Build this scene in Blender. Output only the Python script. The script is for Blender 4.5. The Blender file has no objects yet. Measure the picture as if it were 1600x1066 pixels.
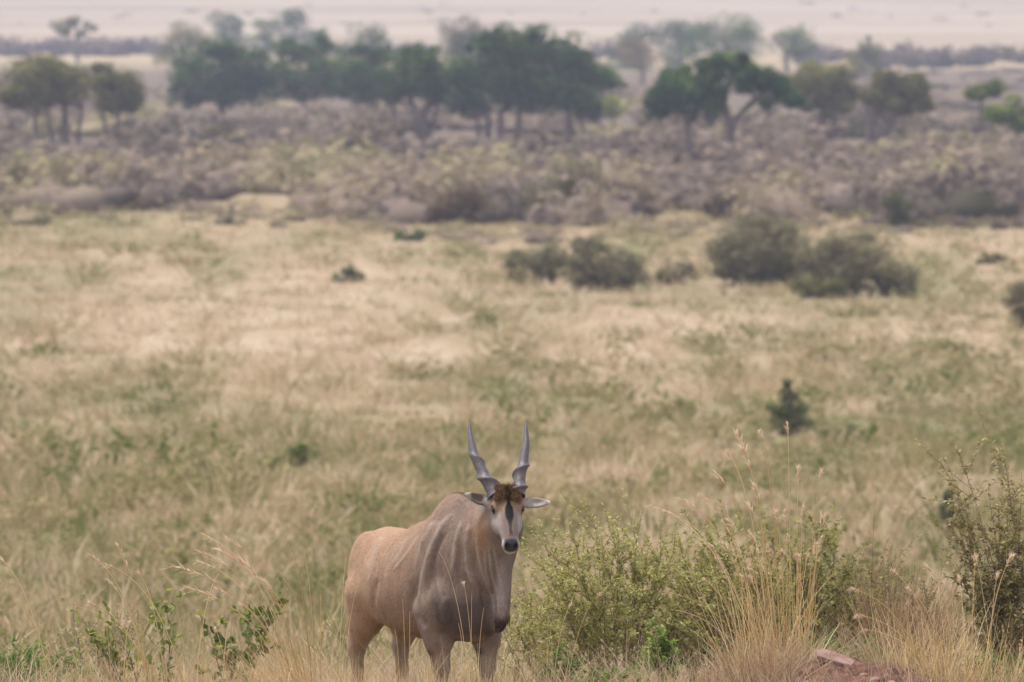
import bpy, math, random, zlib
import numpy as np
from mathutils import Vector, Matrix

random.seed(7)
RNG = np.random.default_rng(7)
SC = bpy.context.scene
COL = SC.collection

# ------------------------------------------------------------------ camera, sky, sun, exposure
LENS, SENSOR, W0, H0 = 400.0, 36.0, 1600.0, 1066.0
FPX = LENS / SENSOR * W0                       # focal length in pixels of the photograph
ROW_LEVEL = -300.0                             # picture row a level line of sight would meet
PITCH = math.atan((H0 / 2 - ROW_LEVEL) / FPX)
cam_data = bpy.data.cameras.new('camera')
cam_data.lens = LENS; cam_data.sensor_width = SENSOR; cam_data.sensor_fit = 'HORIZONTAL'
cam_data.clip_start = 0.5; cam_data.clip_end = 30000
cam_data.dof.use_dof = True
cam_data.dof.focus_distance = 82.4
cam_data.dof.aperture_fstop = 6.8
cam = bpy.data.objects.new('camera', cam_data); COL.objects.link(cam)
cam.location = (0, 0, 0)
cam.rotation_euler = (math.pi / 2 - PITCH, 0, 0)
SC.camera = cam

SUN_DIR = Vector((-0.26, 0.10, 0.95)).normalized()      # from the ground towards the sun
sun_data = bpy.data.lights.new('sun', 'SUN')
sun_data.energy = 1.5; sun_data.angle = math.radians(10); sun_data.color = (1.0, 0.965, 0.91)
sun = bpy.data.objects.new('sun', sun_data); COL.objects.link(sun)
sun.rotation_euler = (-SUN_DIR).to_track_quat('-Z', 'Y').to_euler()

world = bpy.data.worlds.new('World'); SC.world = world; world.use_nodes = True
wn, wl = world.node_tree.nodes, world.node_tree.links
wn.clear()
w_out = wn.new('ShaderNodeOutputWorld'); w_bg = wn.new('ShaderNodeBackground')
w_sky = wn.new('ShaderNodeTexSky'); w_hsv = wn.new('ShaderNodeHueSaturation')
w_sky.sky_type = 'NISHITA'; w_sky.sun_disc = False
w_sky.sun_elevation = math.asin(SUN_DIR.z); w_sky.sun_rotation = math.atan2(SUN_DIR.x, SUN_DIR.y)
w_sky.altitude = 1500; w_sky.air_density = 1.0; w_sky.dust_density = 4.0; w_sky.ozone_density = 1.0
w_hsv.inputs['Saturation'].default_value = 0.30        # thin high cloud: a paler sky
w_bg.inputs['Strength'].default_value = 0.105
wl.new(w_sky.outputs[0], w_hsv.inputs['Color']); wl.new(w_hsv.outputs[0], w_bg.inputs['Color'])
wl.new(w_bg.outputs[0], w_out.inputs['Surface'])

SC.view_settings.view_transform = 'Standard'; SC.view_settings.look = 'None'
SC.view_settings.exposure = 1.57; SC.view_settings.gamma = 1.0; SC.view_settings.use_curve_mapping = False
SC.render.engine = 'CYCLES'
SC.cycles.use_denoising = True
SC.cycles.max_bounces = 4; SC.cycles.diffuse_bounces = 3; SC.cycles.glossy_bounces = 2
SC.cycles.transmission_bounces = 3; SC.cycles.volume_bounces = 0; SC.cycles.transparent_max_bounces = 6
SC.cycles.caustics_reflective = False; SC.cycles.caustics_refractive = False

# ------------------------------------------------------------------ the lie of the land
PROFILE = np.array([   # distance from the viewpoint, picture row at which the ground there is seen
    (83, 1116), (92, 1102), (110, 1074), (160, 1000), (200, 908), (250, 805), (330, 690), (420, 595), (500, 528), (620, 452), (780, 350),
    (1000, 265), (1220, 212), (1700, 150), (2700, 92), (3200, 76), (5200, 0), (7500, -62), (10000, -120), (13000, -190)], float)
_pd = np.concatenate(([-250, 0, 30, 50, 65, 75], PROFILE[:, 0]))
_pz = np.concatenate(([-1.0, -3.0, -3.9, -4.75, -5.6, -6.2], -(PROFILE[:, 1] - ROW_LEVEL) / FPX * PROFILE[:, 0]))

def pchip(xk, yk, x):
    h = np.diff(xk); dl = np.diff(yk) / h
    m = np.zeros_like(yk)
    w1 = 2 * h[1:] + h[:-1]; w2 = h[1:] + 2 * h[:-1]
    ok = dl[:-1] * dl[1:] > 0
    m[1:-1] = np.where(ok, (w1 + w2) / (w1 / np.where(ok, dl[:-1], 1) + w2 / np.where(ok, dl[1:], 1)), 0)
    m[0] = dl[0]; m[-1] = dl[-1]
    i = np.clip(np.searchsorted(xk, x) - 1, 0, len(xk) - 2)
    t = (x - xk[i]) / h[i]
    return (yk[i] * (2 * t**3 - 3 * t**2 + 1) + m[i] * h[i] * (t**3 - 2 * t**2 + t)
            + yk[i + 1] * (-2 * t**3 + 3 * t**2) + m[i + 1] * h[i] * (t**3 - t**2))

_perm = np.random.default_rng(3).random((256, 256))
def vnoise(x, y):
    x = np.asarray(x, float); y = np.asarray(y, float)
    xi = np.floor(x).astype(int); yi = np.floor(y).astype(int); fx = x - xi; fy = y - yi
    fx = fx * fx * (3 - 2 * fx); fy = fy * fy * (3 - 2 * fy)
    g = lambda a, b: _perm[a & 255, b & 255]
    return ((g(xi, yi) * (1 - fx) + g(xi + 1, yi) * fx) * (1 - fy) + (g(xi, yi + 1) * (1 - fx) + g(xi + 1, yi + 1) * fx) * fy)
def fbm(x, y, o=4):
    s = 0; a = .5; t = 0
    for k in range(o):
        s = s + a * vnoise(x * 2**k + 17.3 * k, y * 2**k + 9.1 * k); t += a; a *= .5
    return s / t

def H(x, y):                                            # ground height
    x = np.asarray(x, float); y = np.asarray(y, float)
    z = pchip(_pd, _pz, np.clip(y, -240, 12900))
    near = np.clip((y - 95) / 60, 0, 1); far = np.clip((y - 500) / 800, 0, 1)
    z = z + near * (fbm(x / 90, y / 120, 2) - .5) * (0.55 + 1.2 * far) + (fbm(x / 7, y / 7, 2) - .5) * 0.10
    # a low earth bank on the right of the near crest
    z = z + 0.38 * np.exp(-((x - 2.35) / 1.1) ** 2 - ((y - 82.0) / 1.5) ** 2)
    return z
def Hs(x, y): return float(H(np.array([x]), np.array([y]))[0])

_dd = np.geomspace(83, 7400, 4000)
_rows = ROW_LEVEL - pchip(_pd, _pz, _dd) / _dd * FPX
def dist_for_row(row): return float(np.interp(-row, -_rows, _dd))
def at(px, d): return (px - 800) / FPX * d               # sideways metres of a picture column at a distance

cp, sp = math.cos(PITCH), math.sin(PITCH)
def project(p):                                          # world points -> picture coordinates (checks only, and the coat markings)
    x, y, z = p[..., 0], p[..., 1], p[..., 2]
    dep = y * cp - z * sp; up = y * sp + z * cp
    return 800 + FPX * x / dep, 533 - FPX * up / dep

def reseed(text):                                        # every plant grows the same way whatever is built before it
    global RNG
    RNG = np.random.default_rng(zlib.crc32(text.encode()))

# ------------------------------------------------------------------ small helpers
def tag(o, label=None, cat=None, group=None, kind=None):
    if label: o['label'] = label
    if cat: o['category'] = cat
    if group: o['group'] = group
    if kind: o['kind'] = kind
    return o
def empty(name, loc, rz=0.0):
    o = bpy.data.objects.new(name, None); COL.objects.link(o)
    o.location = loc; o.rotation_euler = (0, 0, rz); o.empty_display_size = .1
    return o
def mesh_np(name, V, F, mat=None, smooth=False, attrs=None):
    """V (n,3); F a list of int arrays (m,k), k = 3 or 4; attrs {name: (n,) or (n,3)} on points"""
    me = bpy.data.meshes.new(name)
    V = np.asarray(V, np.float32)
    F = [np.asarray(f, np.int32) for f in F if len(f)]
    me.vertices.add(len(V)); me.vertices.foreach_set('co', V.ravel())
    loops = np.concatenate([f.ravel() for f in F]); sizes = np.concatenate([np.full(len(f), f.shape[1], np.int32) for f in F])
    me.loops.add(len(loops)); me.loops.foreach_set('vertex_index', loops)
    starts = np.concatenate(([0], np.cumsum(sizes)[:-1])).astype(np.int32)
    me.polygons.add(len(sizes)); me.polygons.foreach_set('loop_start', starts)
    me.polygons.foreach_set('use_smooth', np.full(len(sizes), smooth))
    if attrs:
        for k, a in attrs.items():
            a = np.asarray(a, np.float32)
            if a.ndim == 1:
                at_ = me.attributes.new(k, 'FLOAT', 'POINT'); at_.data.foreach_set('value', a)
            else:
                at_ = me.attributes.new(k, 'FLOAT_COLOR', 'POINT')
                at_.data.foreach_set('color', np.concatenate([a, np.ones((len(a), 1), np.float32)], 1).ravel())
    me.update(calc_edges=True)
    if mat: me.materials.append(mat)
    return me
def link(name, me, parent=None):
    o = bpy.data.objects.new(name, me); COL.objects.link(o)
    if parent: o.parent = parent
    return o
def norm(v): return v / np.maximum(np.linalg.norm(v, axis=-1, keepdims=True), 1e-9)

class Acc:
    """collects vertices, faces and a 0..1 tint per vertex, to become one mesh"""
    def __init__(s): s.V = []; s.F3 = []; s.F4 = []; s.T = []; s.n = 0
    def add(s, V, F, tint):
        V = np.asarray(V, float).reshape(-1, 3); F = np.asarray(F, int)
        (s.F3 if F.shape[1] == 3 else s.F4).append(F + s.n)
        s.V.append(V); s.T.append(np.broadcast_to(np.asarray(tint, float), (len(V),))); s.n += len(V)
    def mesh(s, name, mat, smooth=False):
        F = []
        if s.F3: F.append(np.concatenate(s.F3))
        if s.F4: F.append(np.concatenate(s.F4))
        return mesh_np(name, np.concatenate(s.V), F, mat, smooth, {'tint': np.concatenate(s.T)})
    # -- leaves: a diamond of two triangles folded along the rib
    def leaves(s, C, N, D, L, Wd, tint, fold=.15):
        C = np.asarray(C, float); n = len(C)
        N = norm(np.asarray(N, float)); D = norm(D - N * np.sum(D * N, 1, keepdims=True)); S = np.cross(N, D)
        L = np.broadcast_to(L, (n,))[:, None]; Wd = np.broadcast_to(Wd, (n,))[:, None]
        v = np.stack([C, C + D * L * .45 + S * Wd * .5 + N * Wd * fold, C + D * L, C + D * L * .45 - S * Wd * .5 + N * Wd * fold], 1)
        i = np.arange(n)[:, None] * 4
        f = np.concatenate([i + [0, 2, 1], i + [0, 3, 2]])
        s.add(v, f, np.repeat(np.broadcast_to(tint, (n,)), 4))
    # -- blades: tapering bent ribbons
    def blades(s, P, D, B, L, Wd, tint, seg=4, tipw=.1):
        """P base, D start direction, B sideways bend vector (metres at the tip)"""
        P = np.asarray(P, float); n = len(P); D = norm(np.asarray(D, float))
        L = np.broadcast_to(L, (n,))[:, None]; Wd = np.broadcast_to(Wd, (n,))[:, None]
        a = RNG.random(n) * 2 * np.pi
        S = norm(np.stack([np.cos(a), np.sin(a), np.zeros(n)], 1))
        vs = []
        for k in range(seg + 1):
            t = k / seg
            c = P + D * L * t + B * t * t
            w = Wd * (1 - (1 - tipw) * t ** 1.5) * .5
            vs += [c - S * w, c + S * w]
        tip_ = vs.pop(); vs[-1] = (vs[-1] + tip_) / 2           # the tip is a point
        v = np.stack(vs, 1); m = 2 * seg + 1
        i = np.arange(n)[:, None] * m
        tt = np.repeat(np.broadcast_to(tint, (n,)), m); base = s.n
        if seg > 1: s.F4.append(np.concatenate([i + [2 * k, 2 * k + 1, 2 * k + 3, 2 * k + 2] for k in range(seg - 1)]) + base)
        s.add(v, i + [2 * seg - 2, 2 * seg - 1, 2 * seg], tt)
    # -- a tube along points
    def tube(s, pts, r, sides=5, tint=.5):
        pts = np.asarray(pts, float); n = len(pts); r = np.broadcast_to(r, (n,))
        t = norm(np.gradient(pts, axis=0))
        ref = np.array([0.31, 0.17, 0.05]) if abs(t[0][2]) > .9 else np.array([0.03, 0.02, 1.])
        a = norm(np.cross(t, ref)); b = np.cross(t, a)
        th = np.arange(sides) / sides * 2 * np.pi
        v = pts[:, None] + r[:, None, None] * (np.cos(th)[None, :, None] * a[:, None] + np.sin(th)[None, :, None] * b[:, None])
        f = []
        for k in range(n - 1):
            for j in range(sides):
                j2 = (j + 1) % sides
                f.append((k * sides + j, k * sides + j2, (k + 1) * sides + j2, (k + 1) * sides + j))
        s.add(v.reshape(-1, 3), f, tint)
        s.add(v[-1], [[(0), j, j + 1] for j in range(1, sides - 1)], tint)

def rand_dirs(n):
    v = RNG.normal(size=(n, 3)); return norm(v)

# ------------------------------------------------------------------ materials
def srgb(r, g, b):
    f = lambda c: (c / 255 / 12.92) if c / 255 <= .04045 else ((c / 255 + .055) / 1.055) ** 2.4
    return (f(r), f(g), f(b))
def new_mat(name):
    m = bpy.data.materials.new(name); m.use_nodes = True; m.node_tree.nodes.clear()
    return m, m.node_tree.nodes, m.node_tree.links
def ramp(nt, stops, interp='LINEAR'):
    r = nt.nodes.new('ShaderNodeValToRGB'); r.color_ramp.interpolation = interp
    e = r.color_ramp.elements
    while len(e) < len(stops): e.new(.5)
    for k, (p, c) in enumerate(stops): e[k].position = p; e[k].color = (*c, 1)
    return r
def plant_mat(name, stops, transl=.3, gloss=0.0, rough=.5):
    """colour from the tint attribute through a ramp; light passes through thin leaves"""
    m, n, l = new_mat(name)
    out = n.new('ShaderNodeOutputMaterial')
    a = n.new('ShaderNodeAttribute'); a.attribute_name = 'tint'
    fac = a.outputs['Fac']
    r = ramp(m.node_tree, stops); l.new(fac, r.inputs[0])
    d = n.new('ShaderNodeBsdfDiffuse'); t = n.new('ShaderNodeBsdfTranslucent'); mx = n.new('ShaderNodeMixShader')
    mx.inputs[0].default_value = transl
    l.new(r.outputs[0], d.inputs[0]); l.new(r.outputs[0], t.inputs[0])
    l.new(d.outputs[0], mx.inputs[1]); l.new(t.outputs[0], mx.inputs[2])
    last = mx
    if gloss:
        g = n.new('ShaderNodeBsdfGlossy'); g.inputs['Roughness'].default_value = rough; g.inputs[0].default_value = (1, 1, 1, 1)
        m2 = n.new('ShaderNodeMixShader'); m2.inputs[0].default_value = gloss
        l.new(mx.outputs[0], m2.inputs[1]); l.new(g.outputs[0], m2.inputs[2]); last = m2
    l.new(last.outputs[0], out.inputs['Surface'])
    return m
def bark_mat(name, c1, c2, scale=8):
    m, n, l = new_mat(name)
    out = n.new('ShaderNodeOutputMaterial'); p = n.new('ShaderNodeBsdfPrincipled'); p.inputs['Roughness'].default_value = .9
    tc = n.new('ShaderNodeTexCoord'); no = n.new('ShaderNodeTexNoise'); no.inputs['Scale'].default_value = scale; no.inputs['Detail'].default_value = 4
    r = ramp(m.node_tree, [(.3, c1), (.7, c2)])
    b = n.new('ShaderNodeBump'); b.inputs['Strength'].default_value = .4; b.inputs['Distance'].default_value = .03
    l.new(tc.outputs['Object'], no.inputs['Vector']); l.new(no.outputs['Fac'], r.inputs[0]); l.new(r.outputs[0], p.inputs['Base Color'])
    l.new(no.outputs['Fac'], b.inputs['Height']); l.new(b.outputs[0], p.inputs['Normal']); l.new(p.outputs[0], out.inputs['Surface'])
    return m

HAZE_DENSITY = 1.0e-4
# ------------------------------------------------------------------ ground
def greenness(x, y):
    """0 straw .. 1 green, as the grass of this slope grows"""
    d = np.asarray(y, float)
    base = np.interp(d, [80, 100, 250, 330, 390, 430, 510, 580, 680, 780, 900, 1500, 2650, 2900, 13000],
                     [.50, .56, .57, .54, .48, .38, .28, .40, .46, .48, .62, .60, .40, .16, .14])
    big = fbm(x / (2.5 + d * .020) + 3, d / (6 + d * .085), 3) - .5
    small = fbm(x / (.8 + d * .004) + 40, d / (2 + d * .012) + 7, 2) - .5
    streak = (fbm(x / 260 + 9, d / 55, 3) - .5) * np.interp(d, [2750, 3000], [0, 1.5])
    return np.clip(base + streak + big * np.interp(d, [0, 2500, 2800], [.52, .6, .0]) + small * np.interp(d, [0, 2500, 2800], [.7, .7, .0]), 0, 1)

STRAW = [(0.0, srgb(198, 177, 150)), (.30, srgb(177, 153, 122)), (.55, srgb(154, 139, 103)), (.8, srgb(128, 124, 80)), (1.0, srgb(102, 107, 60))]
rows = np.concatenate([np.linspace(-240, 60, 31)[:-1], np.linspace(60, 130, 141)[:-1], np.geomspace(130, 12900, 330)])
t = np.linspace(-1, 1, 121); t = np.sign(t) * np.abs(t) ** 1.7
GXv = t[None, :] * (45 + .33 * np.abs(rows))[:, None]; GYv = np.broadcast_to(rows[:, None], GXv.shape)
GZv = H(GXv, GYv)
nr, nc = GXv.shape
idx = np.arange(nr * nc).reshape(nr, nc)
gf = np.stack([idx[:-1, :-1], idx[:-1, 1:], idx[1:, 1:], idx[1:, :-1]], -1).reshape(-1, 4)
m_ground, n, l = new_mat('savanna_ground')
out = n.new('ShaderNodeOutputMaterial'); p = n.new('ShaderNodeBsdfPrincipled'); p.inputs['Roughness'].default_value = .95; p.inputs['Specular IOR Level'].default_value = .1
a = n.new('ShaderNodeAttribute'); a.attribute_name = 'green'
geo = n.new('ShaderNodeNewGeometry'); mp = n.new('ShaderNodeMapping'); mp.inputs['Scale'].default_value = (1, .35, 1)
n1 = n.new('ShaderNodeTexNoise'); n1.inputs['Scale'].default_value = .45; n1.inputs['Detail'].default_value = 6; n1.inputs['Roughness'].default_value = .65
n2 = n.new('ShaderNodeTexNoise'); n2.inputs['Scale'].default_value = 6.0; n2.inputs['Detail'].default_value = 5
mr = n.new('ShaderNodeMapRange'); mr.inputs['From Min'].default_value = .25; mr.inputs['From Max'].default_value = .75; mr.inputs['To Min'].default_value = -.18; mr.inputs['To Max'].default_value = .18
m2 = n.new('ShaderNodeMapRange'); m2.inputs['From Min'].default_value = .25; m2.inputs['From Max'].default_value = .75; m2.inputs['To Min'].default_value = -.15; m2.inputs['To Max'].default_value = .15
s1 = n.new('ShaderNodeMath'); s2 = n.new('ShaderNodeMath')
r = ramp(m_ground.node_tree, STRAW)
l.new(geo.outputs['Position'], mp.inputs[0]); l.new(mp.outputs[0], n1.inputs['Vector']); l.new(mp.outputs[0], n2.inputs['Vector'])
l.new(n1.outputs['Fac'], mr.inputs[0]); l.new(n2.outputs['Fac'], m2.inputs[0])
l.new(a.outputs['Fac'], s1.inputs[0]); l.new(mr.outputs[0], s1.inputs[1]); l.new(s1.outputs[0], s2.inputs[0]); l.new(m2.outputs[0], s2.inputs[1])
l.new(s2.outputs[0], r.inputs[0])
sc2 = n.new('ShaderNodeAttribute'); sc2.attribute_name = 'litter'; r2 = ramp(m_ground.node_tree, [(.3, srgb(92, 80, 70)), (.7, srgb(136, 118, 98))]); l.new(n1.outputs['Fac'], r2.inputs[0])
mixc = n.new('ShaderNodeMix'); mixc.data_type = 'RGBA'; l.new(sc2.outputs['Fac'], mixc.inputs[0]); l.new(r.outputs[0], mixc.inputs[6]); l.new(r2.outputs[0], mixc.inputs[7]); pa = n.new('ShaderNodeAttribute'); pa.attribute_name = 'pale'; vs = n.new('ShaderNodeVectorMath'); vs.operation = 'SCALE'; l.new(mixc.outputs[2], vs.inputs[0]); l.new(pa.outputs['Fac'], vs.inputs['Scale']); l.new(vs.outputs[0], p.inputs['Base Color'])
bp = n.new('ShaderNodeBump'); bp.inputs['Strength'].default_value = .5; bp.inputs['Distance'].default_value = .1
l.new(n2.outputs['Fac'], bp.inputs['Height']); l.new(bp.outputs[0], p.inputs['Normal']); l.new(p.outputs[0], out.inputs['Surface'])
ground = link('ground', mesh_np('ground', np.stack([GXv, GYv, GZv], -1).reshape(-1, 3), [gf], m_ground, True,
                                {'green': greenness(GXv.ravel(), GYv.ravel()), 'pale': np.interp(GYv.ravel(), [900, 2700, 3000], [.64, .74, .56]), 'litter': np.interp(GYv.ravel() + 40 * (fbm(GXv.ravel() / 12, GYv.ravel() / 40, 2) - .5), [880, 960, 2100, 2600], [0, 1, 1, 0])}))
tag(ground, 'dry tan and green savanna ground falling away to a pale far plain', 'ground', kind='structure')

# ------------------------------------------------------------------ the air
hz = bpy.data.meshes.new('haze')
X0, X1, Y0, Y1, Z0, Z1 = -4600, 4600, -260, 12960, float(GZv.min()) - 2, 8.0
hv = [(x, y, z) for x in (X0, X1) for y in (Y0, Y1) for z in (Z0, Z1)]
hz.from_pydata(hv, [], [(0, 1, 3, 2), (4, 6, 7, 5), (0, 4, 5, 1), (2, 3, 7, 6), (0, 2, 6, 4), (1, 5, 7, 3)])
m_haze, n, l = new_mat('haze_air'); out = n.new('ShaderNodeOutputMaterial'); v = n.new('ShaderNodeVolumePrincipled')
for k_ in ('Density Attribute', 'Color Attribute', 'Temperature Attribute'): v.inputs[k_].default_value = ''
v.inputs['Color'].default_value = (.80, .81, 1.0, 1); v.inputs['Density'].default_value = HAZE_DENSITY; v.inputs['Anisotropy'].default_value = 0.0
l.new(v.outputs[0], out.inputs['Volume']); hz.materials.append(m_haze)
haze = link('haze', hz); tag(haze, 'thin pale lavender haze lying over the far plain', 'haze', kind='stuff')

# ------------------------------------------------------------------ scattering for what nobody could count
def scatter(name, forms, P, rz, scl, tint, mat, label, cat, tilt=None, var=.36, smooth=False):
    """many copies of a few plant forms, grown together into one mesh"""
    P = np.asarray(P, float); pick = RNG.integers(0, len(forms), len(P)); B = Acc()
    for k, A in enumerate(forms):
        V = np.concatenate(A.V); T = np.concatenate(A.T); m = np.nonzero(pick == k)[0]
        if not len(m): continue
        c, s_ = np.cos(rz[m])[:, None], np.sin(rz[m])[:, None]; S = scl[m]
        X, Y, Z = V[None, :, 0] * S[:, 0:1], V[None, :, 1] * S[:, 1:2], V[None, :, 2] * S[:, 2:3]
        x2, y2 = X * c - Y * s_, X * s_ + Y * c
        if tilt is not None: x2 = x2 + Z * tilt[m][:, 0:1]; y2 = y2 + Z * tilt[m][:, 1:2]
        W = np.stack([x2, y2, Z], -1) + P[m][:, None]
        tt = np.clip(tint[m][:, None] + var * (T[None] - .5), 0, 1)
        off = (np.arange(len(m)) * len(V))[:, None, None]
        for FF in (A.F3, A.F4):
            if FF:
                f = np.concatenate(FF); B_f = (f[None] + off).reshape(-1, f.shape[1]) + B.n; (B.F3 if f.shape[1] == 3 else B.F4).append(B_f)
        B.V.append(W.reshape(-1, 3)); B.T.append(tt.ravel()); B.n += W.shape[0] * W.shape[1]
    o = link(name, B.mesh(name, mat, smooth)); return tag(o, label, cat, kind='stuff')
# ------------------------------------------------------------------ the eland: one continuous body grown from a smooth distance field
EL_D = 83.0
EL_YAW = math.radians(-61)                      # heading: towards the camera and to picture right
EL_X = at(669, EL_D)
EL_Z = Hs(EL_X, EL_D) - .01
el_root = empty('eland', (EL_X, EL_D, EL_Z), EL_YAW)
tag(el_root, 'large tan-grey spiral-horned antelope standing in dry grass, looking at the viewer', 'antelope')
_c, _s = math.cos(EL_YAW), math.sin(EL_YAW)
def b2w(p):
    p = np.asarray(p, float)
    return np.stack([EL_X + p[..., 0] * _c - p[..., 1] * _s, EL_D + p[..., 0] * _s + p[..., 1] * _c, EL_Z + p[..., 2]], -1)
def wdir2b(v):
    v = np.asarray(v, float)
    return np.array([v[0] * _c + v[1] * _s, -v[0] * _s + v[1] * _c, v[2]])

def smin(a, b, k):
    h = np.clip(.5 + .5 * (b - a) / k, 0, 1)
    return b * (1 - h) + a * h - k * h * (1 - h)
def smax(a, b, k): return -smin(-a, -b, k)
def ell(P, c, r, M=None):
    q = P - np.asarray(c, np.float32)
    if M is not None: q = q @ np.asarray(M, np.float32).T
    r = np.asarray(r, np.float32)
    k0 = np.linalg.norm(q / r, axis=-1); k1 = np.linalg.norm(q / (r * r), axis=-1)
    return k0 * (k0 - 1) / np.maximum(k1, 1e-6)
def cone(P, a, b, ra, rb, sy=1.0):
    a = np.array(a, np.float32); b = np.array(b, np.float32)
    if sy != 1.0:
        P = P.copy(); mid = (a[1] + b[1]) / 2; P[..., 1] = (P[..., 1] - mid) / sy + mid
    ab = b - a; t = np.clip(((P - a) @ ab) / (ab @ ab), 0, 1)
    return (np.linalg.norm(P - a - t[..., None] * ab, axis=-1) - (ra + (rb - ra) * t)) * min(sy, 1.0)

# head frame (set from where the head is carried)
_a, _p = math.radians(6.5), math.radians(50)
HN = wdir2b((math.sin(_a) * math.cos(_p), -math.cos(_a) * math.cos(_p), -math.sin(_p)))    # along the nose
HR = wdir2b((math.cos(_a), math.sin(_a), 0))                                               # to the animal's left
HU = np.cross(HN, HR)                                                                      # out of the forehead
HO = np.array([1.225, -.010, 1.605])                                                          # between the eyes
HM = np.stack([HN, HR, HU])
def h2b(p): return HO + np.asarray(p, float) @ HM

SECT = np.array([  # x, centre z, half height, half width
    (-.86, 1.05, .06, .06), (-.83, 1.04, .18, .14), (-.75, 1.03, .275, .205), (-.62, 1.01, .335, .255), (-.48, .985, .355, .310), (-.22, .965, .375, .365),
    (.05, .975, .400, .375), (.25, 1.025, .445, .345), (.42, 1.07, .495, .315), (.58, 1.06, .47, .295), (.72, 1.01, .39, .25), (.82, .97, .27, .18), (.88, .95, .10, .08)])
LEGS = []
def body_field(P):
    x, y, z = P[..., 0], P[..., 1], P[..., 2]
    xs = SECT[:, 0]
    zc = np.interp(x, xs, SECT[:, 1]).astype(np.float32); hh = np.interp(x, xs, SECT[:, 2]).astype(np.float32); ww = np.interp(x, xs, SECT[:, 3]).astype(np.float32)
    # fuller low down than up at the spine
    q = (z - zc) / hh
    wv = ww * (1.0 - .10 * np.clip(q, -1, 1))
    rr = (np.abs(y / wv) ** 2.15 + np.abs(q) ** 2.15) ** (1 / 2.15)
    d = (rr - 1) * np.minimum(hh, ww)
    ends = np.maximum(SECT[0, 0] - x, x - SECT[-1, 0])
    d = np.where(ends > 0, np.maximum(d, 0) + ends, d)
    d = smin(d, ell(P, (.53, 0, 1.45), (.32, .13, .195)), .12)               # withers hump
    d = smin(d, ell(P, (.20, 0, 1.33), (.36, .10, .10)), .12)
    # neck, throat, dewlap
    d = smin(d, cone(P, (.60, 0, 1.20), (1.00, .045, 1.48), .30, .168, .82), .08)
    d = smin(d, cone(P, (.84, .03, 1.12), (1.05, .06, 1.42), .19, .140, .88), .07)
    d = smin(d, ell(P, (.945, .05, 1.04), (.20, .036, .38)), .04)             # dewlap sheet
    d = smin(d, cone(P, (1.07, .055, 1.16), (1.03, .065, .78), .040, .032), .045)
    d = smin(d, cone(P, (1.03, .065, .78), (.98, .065, .70), .034, .024), .03)
    d = smin(d, ell(P, (.68, 0, .82), (.22, .23, .22)), .08)                # brisket
    for s in (-1, 1):
        f = -.05 if s < 0 else -.07
        # shoulder blade and upper arm
        d = smin(d, ell(P, (.50, s * .235 - (s > 0) * .03, 1.10), (.165, .105, .34)), .05)
        d = smin(d, ell(P, (.60, s * .245 - (s > 0) * .035, .86), (.17, .105, .20)), .05)
        # fore leg
        d = smin(d, cone(P, (.52 + f, s * .225, .80), (.58 + f, s * .205, .58), .135, .104), .06)
        d = smin(d, cone(P, (.58 + f, s * .205, .60), (.60 + f, s * .195, .40), .094, .062), .03)
        d = smin(d, ell(P, (.605 + f, s * .195, .385), (.063, .060, .075)), .03)
        d = smin(d, cone(P, (.60 + f, s * .195, .40), (.60 + f, s * .195, .14), .050, .042), .03)
        d = smin(d, ell(P, (.607 + f, s * .195, .125), (.055, .055, .06)), .02)
        for w in (-1, 1):
            d = smin(d, cone(P, (.625 + f, s * .195 + w * .026, .075), (.655 + f, s * .195 + w * .03, .02), .034, .038), .01)
        # hind leg
        g = .05 if s < 0 else .02
        d = smin(d, ell(P, (-.61, s * .175, 1.00), (.215, .115, .31)), .07)
        d = smin(d, cone(P, (-.60 + g * .3, s * .195, .86), (-.64 + g * .7, s * .195, .66), .165, .125), .07)
        d = smin(d, cone(P, (-.64 + g * .7, s * .195, .68), (-.785 + g, s * .19, .46), .118, .062), .04)
        d = smin(d, cone(P, (-.76 + g * .6, s * .19, .76), (-.83 + g, s * .19, .47), .095, .040), .04)
        d = smin(d, ell(P, (-.80 + g, s * .195, .445), (.064, .054, .075)), .03)
        d = smin(d, cone(P, (-.80 + g, s * .195, .46), (-.765 + g, s * .195, .14), .052, .043), .03)
        d = smin(d, ell(P, (-.76 + g, s * .195, .125), (.055, .055, .06)), .02)
        for w in (-1, 1):
            d = smin(d, cone(P, (-.74 + g, s * .195 + w * .026, .075), (-.71 + g, s * .195 + w * .03, .02), .034, .038), .01)
    d = smin(d, ell(P, (-.40, -.045, .625), (.06, .045, .075)), .03)
    d = smin(d, ell(P, (-.40, .045, .625), (.06, .045, .075)), .03)
    d = smin(d, cone(P, (-.25, 0, .63), (-.10, 0, .60), .06, .045), .05)
    d = smin(d, cone(P, (-.90, 0, 1.16), (-.985, 0, .98), .045, .026), .03)   # tail
    d = smin(d, cone(P, (-.985, 0, .98), (-.96, 0, .74), .026, .018), .02)
    return d
def ear_field(P, s):
    root = h2b((-.075, s * .095, -.085))
    L = wdir2b((.985, .10, .03)) if s > 0 else wdir2b((-.90, .22, .30))
    L = L / np.linalg.norm(L)
    Fc = wdir2b((.15, -.80, .45)) if s > 0 else wdir2b((-.25, -.9, .15)); Fc = Fc - L * (L @ Fc); Fc /= np.linalg.norm(Fc)
    M = np.stack([L, np.cross(L, Fc), Fc])
    e = ell(P, root + L * .095, (.100, .042, .024), M)
    e = smin(e, ell(P, root + L * .175, (.060, .017, .011), M), .03)
    e = smax(e, -ell(P, root + L * .115 + Fc * .026, (.082, .030, .028), M), .012)
    return smin(e, cone(P, root, root + L * .05, .036, .030), .02)
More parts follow.
